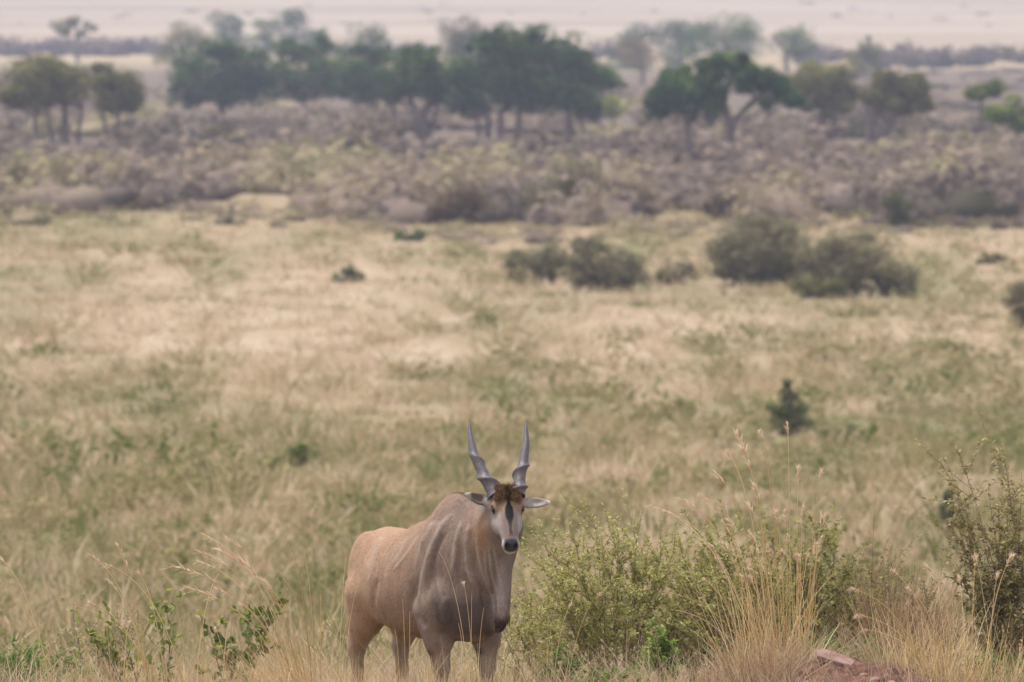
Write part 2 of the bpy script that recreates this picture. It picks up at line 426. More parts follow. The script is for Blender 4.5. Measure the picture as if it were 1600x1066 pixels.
def head_field(P, d, only=False):
    Q = (P - HO.astype(np.float32)) @ HM.astype(np.float32).T        # nose, left, out
    h = ell(Q, (-.075, 0, -.085), (.125, .108, .10))
    h = smin(h, cone(Q, (-.01, 0, -.070), (.285, 0, -.062), .096, .054), .04)
    h = smin(h, cone(Q, (-.06, 0, -.030), (.26, 0, -.036), .058, .032), .03)
    h = smin(h, cone(Q, (.00, 0, -.150), (.27, 0, -.105), .078, .040), .05)
    for s in (-1, 1):
        h = smin(h, ell(Q, (-.012, s * .088, -.040), (.052, .036, .036)), .025)
        h = smin(h, ell(Q, (.06, s * .062, -.115), (.10, .045, .06)), .03)
        h = smin(h, cone(Q, (-.095, s * .055, -.025), (-.135, s * .062, -.025), .045, .045), .03)
    h = smin(h, ell(Q, (.315, 0, -.062), (.050, .064, .050)), .03)
    h = smin(h, ell(Q, (.300, 0, -.108), (.055, .050, .032)), .02)
    for s in (-1, 1):
        h = smax(h, -ell(Q, (.012, s * .118, -.038), (.027, .018, .020)), .015)
        h = smax(h, -ell(Q, (.345, s * .032, -.030), (.018, .011, .016)), .01)
    if only: return h
    d = smin(d, h, .03)
    d = smin(d, cone(P, h2b((-.09, 0, -.13)), (.99, .01, 1.44), .092, .145), .05)
    for s in (-1, 1): d = smin(d, ear_field(P, s), .022)
    return d

def surface_nets(Fv, gx, gy, gz):
    S = Fv < 0
    c = [(i, j, k) for i in (0, 1) for j in (0, 1) for k in (0, 1)]
    nx, ny, nz = S.shape
    cnt = np.zeros((nx - 1, ny - 1, nz - 1), np.int8)
    for i, j, k in c: cnt += S[i:nx - 1 + i, j:ny - 1 + j, k:nz - 1 + k]
    act = (cnt > 0) & (cnt < 8)
    I, J, K = np.nonzero(act)
    idx = -np.ones(act.shape, np.int64); idx[I, J, K] = np.arange(len(I))
    acc = np.zeros((len(I), 3)); num = np.zeros(len(I))
    G = [gx, gy, gz]
    for ax in range(3):
        for o1 in (0, 1):
            for o2 in (0, 1):
                off = [0, 0, 0]; oth = [q for q in range(3) if q != ax]
                off[oth[0]] = o1; off[oth[1]] = o2
                a = (I + off[0], J + off[1], K + off[2]); off[ax] = 1
                b = (I + off[0], J + off[1], K + off[2])
                fa, fb = Fv[a], Fv[b]; m = (fa < 0) != (fb < 0)
                t = np.where(m, fa / np.where(m, fa - fb, 1), 0)
                p = np.stack([G[q][a[q]] + t * (G[q][b[q]] - G[q][a[q]]) for q in range(3)], 1)
                acc += p * m[:, None]; num += m
    V = acc / num[:, None]
    faces = []
    for ax in range(3):
        sl = [slice(1, n - 1) for n in S.shape]
        A = list(sl); B = list(sl); A[ax] = slice(0, S.shape[ax] - 1); B[ax] = slice(1, S.shape[ax])
        sa, sb = S[tuple(A)], S[tuple(B)]
        m = np.nonzero(sa != sb)
        base = [m[0] + (0 if ax == 0 else 1), m[1] + (0 if ax == 1 else 1), m[2] + (0 if ax == 2 else 1)]
        o = [q for q in range(3) if q != ax]
        def cell(d1, d2):
            b_ = [base[0].copy(), base[1].copy(), base[2].copy()]; b_[o[0]] -= d1; b_[o[1]] -= d2
            return idx[b_[0], b_[1], b_[2]]
        q = np.stack([cell(1, 1), cell(0, 1), cell(0, 0), cell(1, 0)], 1)
        flip = sa[m] if ax != 1 else ~sa[m]
        q = np.where(flip[:, None], q, q[:, ::-1])
        faces.append(q)
    return V, np.concatenate(faces)

def axis(lo, hi, flo, fhi, fine, coarse):
    out = [lo]
    while out[-1] < hi:
        out.append(out[-1] + (fine if flo <= out[-1] <= fhi else coarse))
    return np.array(out, np.float32)
_hc = h2b((.1, 0, -.05))
gx = axis(-1.06, 1.46, .92, 1.46, .0075, .013)
gy = axis(-.46, .46, -.22, .32, .0085, .012)
gz = axis(-.03, 1.80, 1.22, 1.80, .0075, .013)
_F = np.empty((len(gx), len(gy), len(gz)), np.float32)
for i0 in range(0, len(gx), 12):
    g = gx[i0:i0 + 12]
    P = np.stack(np.meshgrid(g, gy, gz, indexing='ij'), -1).astype(np.float32)
    d = body_field(P)
    if g[-1] > .80: d = head_field(P, d)
    _F[i0:i0 + 12] = d
EV, EF = surface_nets(_F, gx, gy, gz)
# relax the net a little
_edges = np.concatenate([EF[:, [0, 1]], EF[:, [1, 2]], EF[:, [2, 3]], EF[:, [3, 0]]])
def relax(V, it, lam):
    for _ in range(it):
        s = np.zeros_like(V); n = np.zeros(len(V))
        for a, b in ((0, 1), (1, 0)):
            for q in range(3): s[:, q] += np.bincount(_edges[:, a], V[_edges[:, b], q], len(V))
            n += np.bincount(_edges[:, a], minlength=len(V))
        V = V + lam * (s / np.maximum(n, 1)[:, None] - V)
    return V
EV = relax(EV, 2, .5)
def vnormals(V, F):
    fn = np.cross(V[F[:, 2]] - V[F[:, 0]], V[F[:, 3]] - V[F[:, 1]])
    N = np.zeros_like(V)
    for k in range(4):
        for q in range(3): N[:, q] += np.bincount(F[:, k], fn[:, q], len(V))
    return norm(N)
EN = vnormals(EV, EF)
# --- skin folds and muscle edges: raised or sunk lines on the near (right) side, given in the outline seen from the side
def seg_dist(u, v, pts):
    pts = np.asarray(pts, float); best = np.full(len(u), 1e9); tt = np.zeros(len(u))
    for k in range(len(pts) - 1):
        a, b = pts[k], pts[k + 1]; ab = b - a
        t = np.clip(((u - a[0]) * ab[0] + (v - a[1]) * ab[1]) / (ab @ ab), 0, 1)
        dd = np.hypot(u - a[0] - t * ab[0], v - a[1] - t * ab[1])
        tt = np.where(dd < best, (k + t) / (len(pts) - 1), tt); best = np.minimum(best, dd)
    return best, tt
PU, PV = project(b2w(EV))
WN = np.stack([EN[:, 0] * _c - EN[:, 1] * _s, EN[:, 0] * _s + EN[:, 1] * _c, EN[:, 2]], -1)
facing = np.clip(-WN[:, 1] * 1.6 + .15, 0, 1)                         # side of the animal turned to the viewer
RIDGES = [  # polyline (picture px on the flank), height m, width px
    ([(712, 800), (690, 822), (676, 850), (664, 890), (657, 925), (664, 955)], .016, 6),
    ([(722, 812), (712, 850), (706, 900)], .010, 5), ([(735, 815), (728, 850), (731, 890), (742, 920)], .013, 5),
    ([(745, 830), (748, 870), (758, 905), (768, 930)], .010, 4), ([(764, 850), (768, 890), (778, 930), (782, 965)], .010, 3.2),
    ([(771, 848), (777, 885), (786, 925), (787, 960)], .009, 2.6), ([(757, 860), (760, 895), (770, 935), (775, 965)], .008, 2.6),
    ([(654, 835), (640, 860), (628, 876), (615, 892)], .007, 3), ([(640, 835), (626, 862), (612, 884)], .006, 3),
    ([(664, 832), (655, 860), (648, 890)], .006, 3), ([(676, 815), (660, 850)], .007, 4),
    ([(600, 835), (588, 855), (578, 885), (575, 915)], .012, 7),
    ([(700, 930), (690, 950), (694, 975)], .008, 6), ([(684, 905), (688, 930), (700, 955)], .008, 5)]
CREASES = [
    ([(698, 830), (682, 860), (672, 900), (667, 935)], .012, 5), ([(652, 900), (647, 935), (655, 965), (668, 980)], .022, 8),
    ([(718, 850), (716, 890), (722, 925)], .010, 5), ([(740, 850), (742, 890), (752, 920), (757, 950)], .016, 5),
    ([(590, 900), (582, 940), (586, 965)], .014, 7), ([(680, 880), (678, 910), (684, 940)], .008, 6)]
disp = np.zeros(len(EV)); ridge_c = np.zeros(len(EV))
for sgn, LST in ((1, RIDGES), (-1, CREASES)):
    for pts, hgt, wd in LST:
        dd, tt = seg_dist(PU, PV, pts)
        g = np.exp(-(dd / (wd * .72)) ** 2) * facing * np.clip(np.minimum(tt, 1 - tt) * 6 + .15, 0, 1)
        disp += sgn * hgt * g * 1.05 * (.55 + .9 * fbm(PU / 14 + hgt * 900, PV / 14, 2))
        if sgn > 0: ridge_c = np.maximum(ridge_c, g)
EV = EV + EN * disp[:, None]
EN = vnormals(EV, EF)
# --- coat
def C(r, g, b): return np.array(srgb(r, g, b))
def lerp(a, b, t): return a + (b - a) * np.clip(t, 0, 1)[:, None]
def sstep(a, b, x): t = np.clip((x - a) / (b - a), 0, 1); return t * t * (3 - 2 * t)
x, y, z = EV.T
wob = (fbm(x * 5 + 11, z * 5, 3) - .5)
TAN, GREY, PALE, DARK, BLACK, WHITE = C(178, 143, 115), C(140, 118, 105), C(188, 170, 155), C(74, 58, 50), C(24, 21, 22), C(216, 208, 204)
col = lerp(np.tile(TAN, (len(EV), 1)), C(158, 127, 104)[None], sstep(-.55, .05, x + wob * .25))
col = lerp(col, GREY[None], sstep(.15, .62, x + wob * .3 - (z - 1.) * .1))
col = lerp(col, C(130, 112, 103)[None], sstep(.75, 1.0, x))
col = lerp(col, C(176, 134, 100)[None], np.exp(-((PU - 748) / 17) ** 2 - ((PV - 838) / 42) ** 2) * facing * .75)
col = lerp(col, C(176, 160, 152)[None], np.exp(-((PU - 781) / 11) ** 2 - ((PV - 925) / 42) ** 2) * facing * .8)
col = lerp(col, C(160, 132, 110)[None], sstep(.60, .40, z) * .8)                       # legs warmer
col = lerp(col, PALE[None], sstep(.10, .0, np.abs(y)) * sstep(.66, .58, z) * .4)
col = lerp(col, PALE[None], sstep(.14, .05, np.abs(np.abs(y) - .10)) * sstep(.62, .5, z) * sstep(.25, .4, z) * .45)   # paler inner legs
col = lerp(col, C(96, 76, 60)[None], sstep(.05, .0, np.abs(y)) * sstep(1.40, 1.52, z) * sstep(.95, .8, x))              # short mane on the hump
col = lerp(col, BLACK[None], sstep(.05, .0, np.hypot(x - .545, z - .50)) * (np.abs(y) < .30) * .85)                    # dark garter behind the knee
col = lerp(col, BLACK[None], sstep(.05, .02, np.hypot(x + .85, (z - .45) * .5)) * (y > .1) * .8)
col = lerp(col, C(58, 50, 48)[None], sstep(.11, .03, z))                               # hooves
col = lerp(col, DARK[None], sstep(.93, .97, x) * sstep(.80, .73, z))                   # dewlap tip
col = lerp(col, PALE[None], ridge_c * .40)  # highlight along the fold ridges, painted pale into the coat colour
# thin pale stripes down the barrel
for sx, sl in ((-.42, .1), (-.28, .06), (-.14, .03), (.0, .0), (.13, -.03)):
    t = sstep(.012, .003, np.abs(x - sx - sl * (z - 1.) - .02 * np.sin(z * 7 + sx * 9))) * sstep(.80, .95, z) * sstep(1.34, 1.2, z)
    col = lerp(col, C(200, 178, 156)[None], t * .14)
# head markings in head coordinates
q = (EV - HO) @ HM.T
hn, hr, hu = q.T
onhead = sstep(.026, .010, head_field(EV.astype(np.float32), None, True).astype(float))
face = onhead
GF = C(146, 129, 120)
hc = np.tile(GF, (len(EV), 1))
hc = lerp(hc, C(156, 124, 102)[None], sstep(.10, .02, hn) * sstep(-.22, -.1, hn) * sstep(-.075, -.02, hu) )             # tan forehead
hc = lerp(hc, WHITE[None], sstep(.05, .075, np.abs(hr)) * sstep(.03, .08, hn) * sstep(.30, .2, hn) * .38)               # pale cheeks
hc = lerp(hc, C(118, 96, 88)[None], sstep(.062, .03, np.abs(hr)) * sstep(.05, .11, hn) * sstep(-.10, -.03, hu) * .65)    # browner bridge
hc = lerp(hc, WHITE[None] * .85, sstep(.275, .305, hn) * sstep(-.060, -.080, hu))                                               # white lips and chin
hc = lerp(hc, WHITE[None] * .85, sstep(.048, .058, np.abs(hr)) * sstep(.25, .29, hn) * .6)
blaze_w = np.interp(hn, [-.06, -.02, .01, .04, .08, .12, .16, .20, .26, .30], [.008, .009, .014, .028, .032, .027, .016, .010, .012, .022])
hc = lerp(hc, BLACK[None], sstep(1.25, .8, np.abs(hr) / blaze_w) * sstep(-.08, -.05, hn) * sstep(.30, .25, hn) * (hu > -.06) * np.interp(hn, [.12, .2], [1, .72]))
nose = sstep(.285, .31, hn) * sstep(.052, .042, np.abs(hr)) * sstep(-.088, -.075, hu)
hc = lerp(hc, C(62, 56, 60)[None], nose)
eyer = np.minimum(np.hypot(np.hypot(hn - .012, (hr - .11)), hu + .046), np.hypot(np.hypot(hn - .012, (hr + .11)), hu + .046))
hc = lerp(hc, C(50, 40, 36)[None], sstep(.038, .026, eyer))
nos = np.minimum(np.hypot(np.hypot(hn - .345, hr - .032), hu + .030), np.hypot(np.hypot(hn - .345, hr + .032), hu + .030))
hc = lerp(hc, C(22, 19, 21)[None], sstep(.026, .016, nos))
col = lerp(col, hc, face)
# ears
for s in (-1, 1):
    far_ = sstep(.018, .004, ear_field(EV.astype(np.float32), s).astype(float)) * sstep(.10, .13, s * hr)
    col = lerp(col, C(176, 164, 158)[None], far_)
    if s < 0:
        inner = far_ * sstep(.1, .6, facing) * sstep(.27, .24, -hr) * sstep(.15, .18, -hr)
        col = lerp(col, C(84, 60, 52)[None], inner * .8)
    col = lerp(col, WHITE[None] * 1.1, far_ * sstep(.29, .31, s * hr))
mot = .86 + .28 * fbm(x * 26 + y * 9, z * 12 + 5 + y * 7, 3)
col = lerp(col, C(78, 66, 62)[None], sstep(.60, .74, x + wob * .2) * sstep(1.02, .86, z + wob * .2) * sstep(.60, .66, z) * .72 * sstep(.97, .87, x))
col = np.clip(col * mot[:, None] * np.interp(x, [-.4, .5, 1.0], [.82, .78, .78])[:, None], 0, .9)
gloss = np.clip(nose * onhead, 0, 1)

m_coat, n, l = new_mat('eland_coat')
out = n.new('ShaderNodeOutputMaterial'); p = n.new('ShaderNodeBsdfPrincipled')
a = n.new('ShaderNodeAttribute'); a.attribute_name = 'coat'; g = n.new('ShaderNodeAttribute'); g.attribute_name = 'wet'
tc = n.new('ShaderNodeTexCoord'); mp = n.new('ShaderNodeMapping'); mp.inputs['Scale'].default_value = (60, 60, 22)
no = n.new('ShaderNodeTexNoise'); no.inputs['Scale'].default_value = 2.2; no.inputs['Detail'].default_value = 5; no.inputs['Roughness'].default_value = .7
mr = n.new('ShaderNodeMapRange'); mr.inputs['From Min'].default_value = .25; mr.inputs['From Max'].default_value = .75; mr.inputs['To Min'].default_value = .72; mr.inputs['To Max'].default_value = 1.28
mx = n.new('ShaderNodeVectorMath'); mx.operation = 'SCALE'
bp = n.new('ShaderNodeBump'); bp.inputs['Strength'].default_value = .7; bp.inputs['Distance'].default_value = .007
rg = n.new('ShaderNodeMapRange'); rg.inputs['To Min'].default_value = .68; rg.inputs['To Max'].default_value = .28
l.new(tc.outputs['Object'], mp.inputs[0]); l.new(mp.outputs[0], no.inputs['Vector']); l.new(no.outputs['Fac'], mr.inputs[0])
l.new(a.outputs['Color'], mx.inputs[0]); l.new(mr.outputs[0], mx.inputs['Scale']); l.new(mx.outputs[0], p.inputs['Base Color'])
l.new(no.outputs['Fac'], bp.inputs['Height']); l.new(bp.outputs[0], p.inputs['Normal'])
l.new(g.outputs['Fac'], rg.inputs[0]); l.new(rg.outputs[0], p.inputs['Roughness'])
p.inputs['Specular IOR Level'].default_value = .16; p.inputs['Sheen Weight'].default_value = .05; p.inputs['Sheen Roughness'].default_value = .5
l.new(p.outputs[0], out.inputs['Surface'])
body = link('body', mesh_np('body', EV, [EF], m_coat, True, {'coat': col, 'wet': gloss}), el_root)

# --- short coat: fine hairs lying back over the skin, coloured as the skin they grow from
m_fur, n, l = new_mat('short_fur'); out = n.new('ShaderNodeOutputMaterial'); df = n.new('ShaderNodeBsdfDiffuse'); a = n.new('ShaderNodeAttribute'); a.attribute_name = 'coat'
l.new(a.outputs['Color'], df.inputs[0]); l.new(df.outputs[0], out.inputs['Surface'])
nf = 85000; tri = EV[EF[:, :3]]; area = np.linalg.norm(np.cross(tri[:, 1] - tri[:, 0], tri[:, 2] - tri[:, 0]), axis=1)
fi = RNG.choice(len(EF), nf, p=area / area.sum()); wq = RNG.dirichlet((1, 1, 1, 1), nf)
fp = np.einsum('nk,nkj->nj', wq, EV[EF[fi]]); fn = norm(np.einsum('nk,nkj->nj', wq, EN[EF[fi]])); fc = np.einsum('nk,nkj->nj', wq, col[EF[fi]])
wet_ = np.einsum('nk,nk->n', wq, gloss[EF[fi]]); ok = (wet_ < .1) & (fp[:, 2] > .12); fp, fn, fc = fp[ok], fn[ok], fc[ok]; nf = len(fp)
hd = np.linalg.norm(fp - HO, axis=1) < .36
flow = np.where(hd[:, None], HN * 1.0, np.array([-.55, 0, -.85])) + rand_dirs(nf) * .35
flow = norm(flow - fn * np.sum(flow * fn, 1, keepdims=True)); sd = np.cross(fn, flow)
fl = RNG.uniform(.010, .024, nf)[:, None] * np.where(hd, .45, 1)[:, None]; fw = .0016
fv = np.stack([fp - sd * fw - fn * .001, fp + sd * fw - fn * .001, fp + flow * fl + fn * fl * .30], 1)
fcol = np.clip(fc * RNG.normal(1.0, .22, (nf, 1)).clip(.45, 1.7), 0, .9)
link('fur', mesh_np('fur', fv.reshape(-1, 3), [np.arange(nf * 3).reshape(-1, 3)], m_fur, False, {'coat': np.repeat(fcol, 3, 0)}), el_root)

# --- horns: straight, with a tight screw in the lower half
m_horn, n, l = new_mat('horn'); out = n.new('ShaderNodeOutputMaterial'); p = n.new('ShaderNodeBsdfPrincipled')
tc = n.new('ShaderNodeTexCoord'); no = n.new('ShaderNodeTexNoise'); no.inputs['Scale'].default_value = 90; no.inputs['Detail'].default_value = 5
r = ramp(m_horn.node_tree, [(.3, srgb(62, 54, 56)), (.75, srgb(102, 91, 92))]); bp = n.new('ShaderNodeBump'); bp.inputs['Strength'].default_value = .5; bp.inputs['Distance'].default_value = .006
l.new(tc.outputs['Object'], no.inputs['Vector']); l.new(no.outputs['Fac'], r.inputs[0]); l.new(r.outputs[0], p.inputs['Base Color'])
l.new(no.outputs['Fac'], bp.inputs['Height']); l.new(bp.outputs[0], p.inputs['Normal']); p.inputs['Roughness'].default_value = .5
l.new(p.outputs[0], out.inputs['Surface'])
back = math.radians(38)                                             # horns slope back along the line of the face
def horn(s, side_pts):
    nseg, nside = 90, 20
    t = np.linspace(0, 1, nseg + 1)
    kp = np.array(side_pts, float)                                  # (t, sideways m, up m) seen from the front
    sx = pchip(kp[:, 0], kp[:, 1], t); up = pchip(kp[:, 0], kp[:, 2], t)
    base = h2b((-.105, s * .080, -.030))
    R_, U_, B_ = wdir2b((1, 0, 0)), np.array([0, 0, 1.]), wdir2b((0, 1, 0))
    cen = base + np.outer(sx, R_) + np.outer(up, U_) + np.outer(up * math.tan(back) * .75, B_)
    rad = np.interp(t, [0, .08, .3, .5, .75, .93, 1], [.060, .056, .047, .039, .025, .011, .002])
    tw = s * np.interp(t, [0, .62, 1], [0, 2 * math.pi * 2.0, 2 * math.pi * 2.25])
    amp = np.interp(t, [0, .05, .45, .68, 1], [.16, .30, .27, .08, .0])
    T = norm(np.gradient(cen, axis=0)); A = norm(np.cross(T, B_)); Bv = np.cross(T, A)
    th = np.linspace(0, 2 * math.pi, nside, endpoint=False)
    ph = th[None] - tw[:, None]
    rr = rad[:, None] * (1 - .12 * amp[:, None] / .4 + amp[:, None] * np.exp(-((((ph + np.pi) % (2 * np.pi)) - np.pi) / .55) ** 2) + .3 * amp[:, None] * np.exp(-((((ph) % (2 * np.pi)) - np.pi) / .8) ** 2))
    # the axis itself corkscrews slightly
    off = (rad * amp * .45)[:, None] * (np.cos(tw)[:, None] * A + np.sin(tw)[:, None] * Bv)
    v = (cen + off)[:, None] + rr[..., None] * (np.cos(th)[None, :, None] * A[:, None] + np.sin(th)[None, :, None] * Bv[:, None])
    f = np.array([(k * nside + j, k * nside + (j + 1) % nside, (k + 1) * nside + (j + 1) % nside, (k + 1) * nside + j) for k in range(nseg) for j in range(nside)])
    return link('horn', mesh_np('horn', v.reshape(-1, 3), [f], m_horn, True), el_root)
horn(-1, [(0, 0, 0), (.2, -.056, .09), (.35, -.095, .165), (.55, -.150, .27), (.8, -.183, .41), (1, -.195, .53)])
horn(1, [(0, 0, 0), (.2, .010, .09), (.35, .022, .165), (.55, .045, .27), (.75, .060, .38), (1, .058, .54)])

# --- eyes
m_eye, n, l = new_mat('eye'); out = n.new('ShaderNodeOutputMaterial'); p = n.new('ShaderNodeBsdfPrincipled')
p.inputs['Base Color'].default_value = (.006, .004, .003, 1); p.inputs['Roughness'].default_value = .12; l.new(p.outputs[0], out.inputs['Surface'])
def ball(c, r, nu=14, nv=10):
    a = Acc(); th = np.linspace(0, 2 * np.pi, nu, endpoint=False); ph = np.linspace(.05, np.pi - .05, nv)
    v = np.stack([np.outer(np.sin(ph), np.cos(th)), np.outer(np.sin(ph), np.sin(th)), np.outer(np.cos(ph), np.ones(nu))], -1).reshape(-1, 3)
    f = [(k * nu + j, (k + 1) * nu + j, (k + 1) * nu + (j + 1) % nu, k * nu + (j + 1) % nu) for k in range(nv - 1) for j in range(nu)]
    return v * r + np.asarray(c), f
for s in (-1, 1):
    v, f = ball(h2b((.010, s * .0985, -.040)), .0235)
    link('eye', mesh_np('eye', v, [f], m_eye, True), el_root)

# --- hair: the brush on the forehead, the dewlap tassel, a short mane, the tail switch
m_hair = plant_mat('brown_hair', [(0, srgb(44, 33, 26)), (.5, srgb(116, 87, 60)), (1, srgb(172, 136, 98))], .1)
def tuft(name, P, D, L, w, tint, bend=.3):
    A = Acc(); n = len(P)
    A.blades(P, D, rand_dirs(n) * np.asarray(L).reshape(-1, 1) * bend + np.array([0, 0, -1]) * np.asarray(L).reshape(-1, 1) * .2, L, w, tint, 3, .3)
    return link(name, A.mesh(name, m_hair), el_root)
sel = np.nonzero((onhead > .9) & (hn > -.20) & (hn < -.018) & (np.abs(hr) < .088) & (hu > -.075))[0]
pk = RNG.choice(sel, 3600)
tn = np.clip(.55 - .5 * np.exp(-(hr[pk] / .022) ** 2) + RNG.normal(0, .22, len(pk)) + (hn[pk] < -.12) * .1, 0, 1)
tuft('forehead_brush', EV[pk] + RNG.normal(0, .004, (len(pk), 3)), EN[pk] * .8 + rand_dirs(len(pk)) * .55 + HN * .25, RNG.uniform(.022, .046, len(pk)), .0030, tn)
sel = np.nonzero((x > .96) & (z < .80) & (z > .70) & (np.abs(y - .065) < .06))[0]; pk = RNG.choice(sel, 150)
tuft('dewlap_tassel', EV[pk], np.array([0, 0, -1.]) + rand_dirs(len(pk)) * .35, RNG.uniform(.025, .055, len(pk)), .0025, RNG.uniform(0, .35, len(pk)), .25)
sel = np.nonzero((np.abs(y) < .035) & (z > 1.36) & (x > .0) & (x < .95) & (EN[:, 2] > .5))[0]; pk = RNG.choice(sel, 900)
tuft('mane', EV[pk], EN[pk] + rand_dirs(len(pk)) * .4 + np.array([-.6, 0, 0]), RNG.uniform(.008, .018, len(pk)), .0025, RNG.uniform(.2, .7, len(pk)), .25)
sel = np.nonzero((x < -.93) & (z < .80))[0]; pk = RNG.choice(sel, 200)
tuft('tail_switch', EV[pk], np.array([0, 0, -1.]) + rand_dirs(len(pk)) * .25, RNG.uniform(.05, .10, len(pk)), .003, RNG.uniform(0, .3, len(pk)), .1)
# ------------------------------------------------------------------ trees and bushes on the plain
DARKG = plant_mat('dark_evergreen_leaves', [(0, srgb(30, 52, 32)), (.5, srgb(52, 82, 44)), (1, srgb(104, 124, 58))], .25)
OLIVE = plant_mat('olive_leaves', [(0, srgb(66, 66, 42)), (.5, srgb(102, 100, 60)), (1, srgb(140, 136, 82))], .25)
BROWN = plant_mat('dry_thicket_leaves', [(0, srgb(72, 62, 54)), (.5, srgb(122, 104, 84)), (1, srgb(158, 140, 104))], .25)
LIGHTG = plant_mat('light_green_leaves', [(0, srgb(62, 78, 34)), (.5, srgb(96, 112, 48)), (1, srgb(140, 146, 66))], .3)
GREYB = plant_mat('dark_bush_leaves', [(0, srgb(84, 82, 62)), (.5, srgb(124, 118, 90)), (1, srgb(168, 156, 118))], .25)
DUSTY = plant_mat('dusty_green_leaves', [(0, srgb(66, 72, 50)), (.5, srgb(96, 102, 70)), (1, srgb(134, 134, 92))], .25)
BARK = bark_mat('grey_bark', srgb(96, 84, 76), srgb(150, 136, 124), 3)
BARKD = bark_mat('dark_bark', srgb(80, 70, 66), srgb(120, 108, 100), 3)

def leaf_cloud(A, c, r, n, leaf, lobes, floor=None, up=.35, tint0=.5, inner=.72, jit=.45, tv_=.16):
    """leaves on the shells of many small lobes that fill an ellipsoid"""
    c = np.asarray(c, float); r = np.asarray(r, float)
    dr = rand_dirs(lobes); dr[:, 2] = np.maximum(dr[:, 2], -.75)
    lc = c + dr * r * RNG.uniform(.30, inner, (lobes, 1))
    lr = RNG.uniform(.20, .46, lobes) * min(r[0], r[2] * 1.35)
    w = RNG.choice(lobes, n, p=lr ** 2 / np.sum(lr ** 2))
    dv = rand_dirs(n); dv[:, 2] += up * RNG.random(n); dv = norm(dv)
    P = lc[w] + dv * (lr[w] * RNG.uniform(.72, 1.06, n))[:, None] * np.array([1, 1, .78])
    if floor is not None:
        low = P[:, 2] < floor; P[low, 2] = floor + (floor - P[low, 2]) * .3 * RNG.random(low.sum())
    N = norm(dv + rand_dirs(n) * jit)
    lt = RNG.normal(0, .14, lobes)
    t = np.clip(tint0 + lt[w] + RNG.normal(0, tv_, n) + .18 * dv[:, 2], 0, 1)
    A.leaves(P, N, rand_dirs(n), leaf * RNG.uniform(.7, 1.3, n), leaf * .75 * RNG.uniform(.7, 1.2, n), t, .05)

def limb(A, p0, p1, r0, r1, sag=.1, n=6):
    p0 = np.asarray(p0, float); p1 = np.asarray(p1, float); L = np.linalg.norm(p1 - p0)
    t = np.linspace(0, 1, n)[:, None]
    off = rand_dirs(1)[0] * L * sag; off[2] *= .3
    A.tube(p0 + (p1 - p0) * t + off * np.sin(t * np.pi) * .6 + RNG.normal(0, L * .012, (n, 3)) * np.sin(t * np.pi), np.linspace(r0, r1, n), 6)

TG = 'trees beyond the thicket'; FG = 'hazy trees far out on the plain'
def plant_at(px, row):
    d = dist_for_row(row); x = at(px, d); z = Hs(x, d); s = d / FPX
    return d, x, z, s
def tree(name, label, cat, base, masses, trunks, mat, bark=BARKD, dens=.44, leaf=.36, group='trees beyond the thicket', tint0=.5, deep=1.0, inner=.72, skirt=True):
    """base (column, row); masses (cx, cy, rx, ry) and trunks (x0, y0, x1, y1, width) as measured on the photograph, turned into metres at the tree's own distance"""
    reseed(label); d, x, z, s = plant_at(*base)
    root = empty(name, (x, d, z)); tag(root, label, cat, group)
    pt = lambda px, py, dy=0.0: np.array([(px - base[0]) * s, dy, (base[1] - py) * s])
    A = Acc(); centres = []
    if group == FG and skirt:
        low = max(m[1] + m[3] for m in masses); cx_ = sum(m[0] for m in masses) / len(masses); masses = masses + [(cx_, (low + base[1]) / 2 - 3, max(m[2] for m in masses) * .95, (base[1] - low) / 2 + 8)]
    for k, (cx, cy, rx, ry) in enumerate(masses):
        dy = RNG.uniform(-.25, .25) * rx * s if k else 0.0
        if group == FG: cy, rx, ry = cy + .22 * ry, rx * 1.12, ry * 1.32
        c = pt(cx, cy, dy); r = np.array([rx * (1.44 if group == TG else 1.3), rx * deep * RNG.uniform(1.0, 1.2), ry * 1.24]) * s
        centres.append((c, r))
        lobes = int(np.clip(rx * ry / 70, 11, 52))
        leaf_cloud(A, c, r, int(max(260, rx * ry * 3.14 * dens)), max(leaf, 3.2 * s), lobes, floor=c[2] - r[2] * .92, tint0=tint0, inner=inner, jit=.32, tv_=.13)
    crown = link('crown', A.mesh('crown', mat), root)
    for (x0, y0, x1, y1, w) in trunks:
        T = Acc(); p0 = pt(x0, y0, RNG.uniform(-.4, .4)); p1 = pt(x1, y1, RNG.uniform(-.3, .3) * 2); p0[2] = min(p0[2], 0) - .3 if y0 > base[1] - 15 else p0[2]
        limb(T, p0, p1, w * s * .78, w * s * .55, .05, 8)
        c, r = min(centres, key=lambda q: np.linalg.norm((q[0] - p1)))
        for _ in range(4):
            q = c + rand_dirs(1)[0] * r * np.array([.6, .6, .4]) + np.array([0, 0, r[2] * .1])
            limb(T, p1, q, w * s * .45, w * s * .15, .08, 6)
        link('trunk', T.mesh('trunk', bark, True), root)
    return root
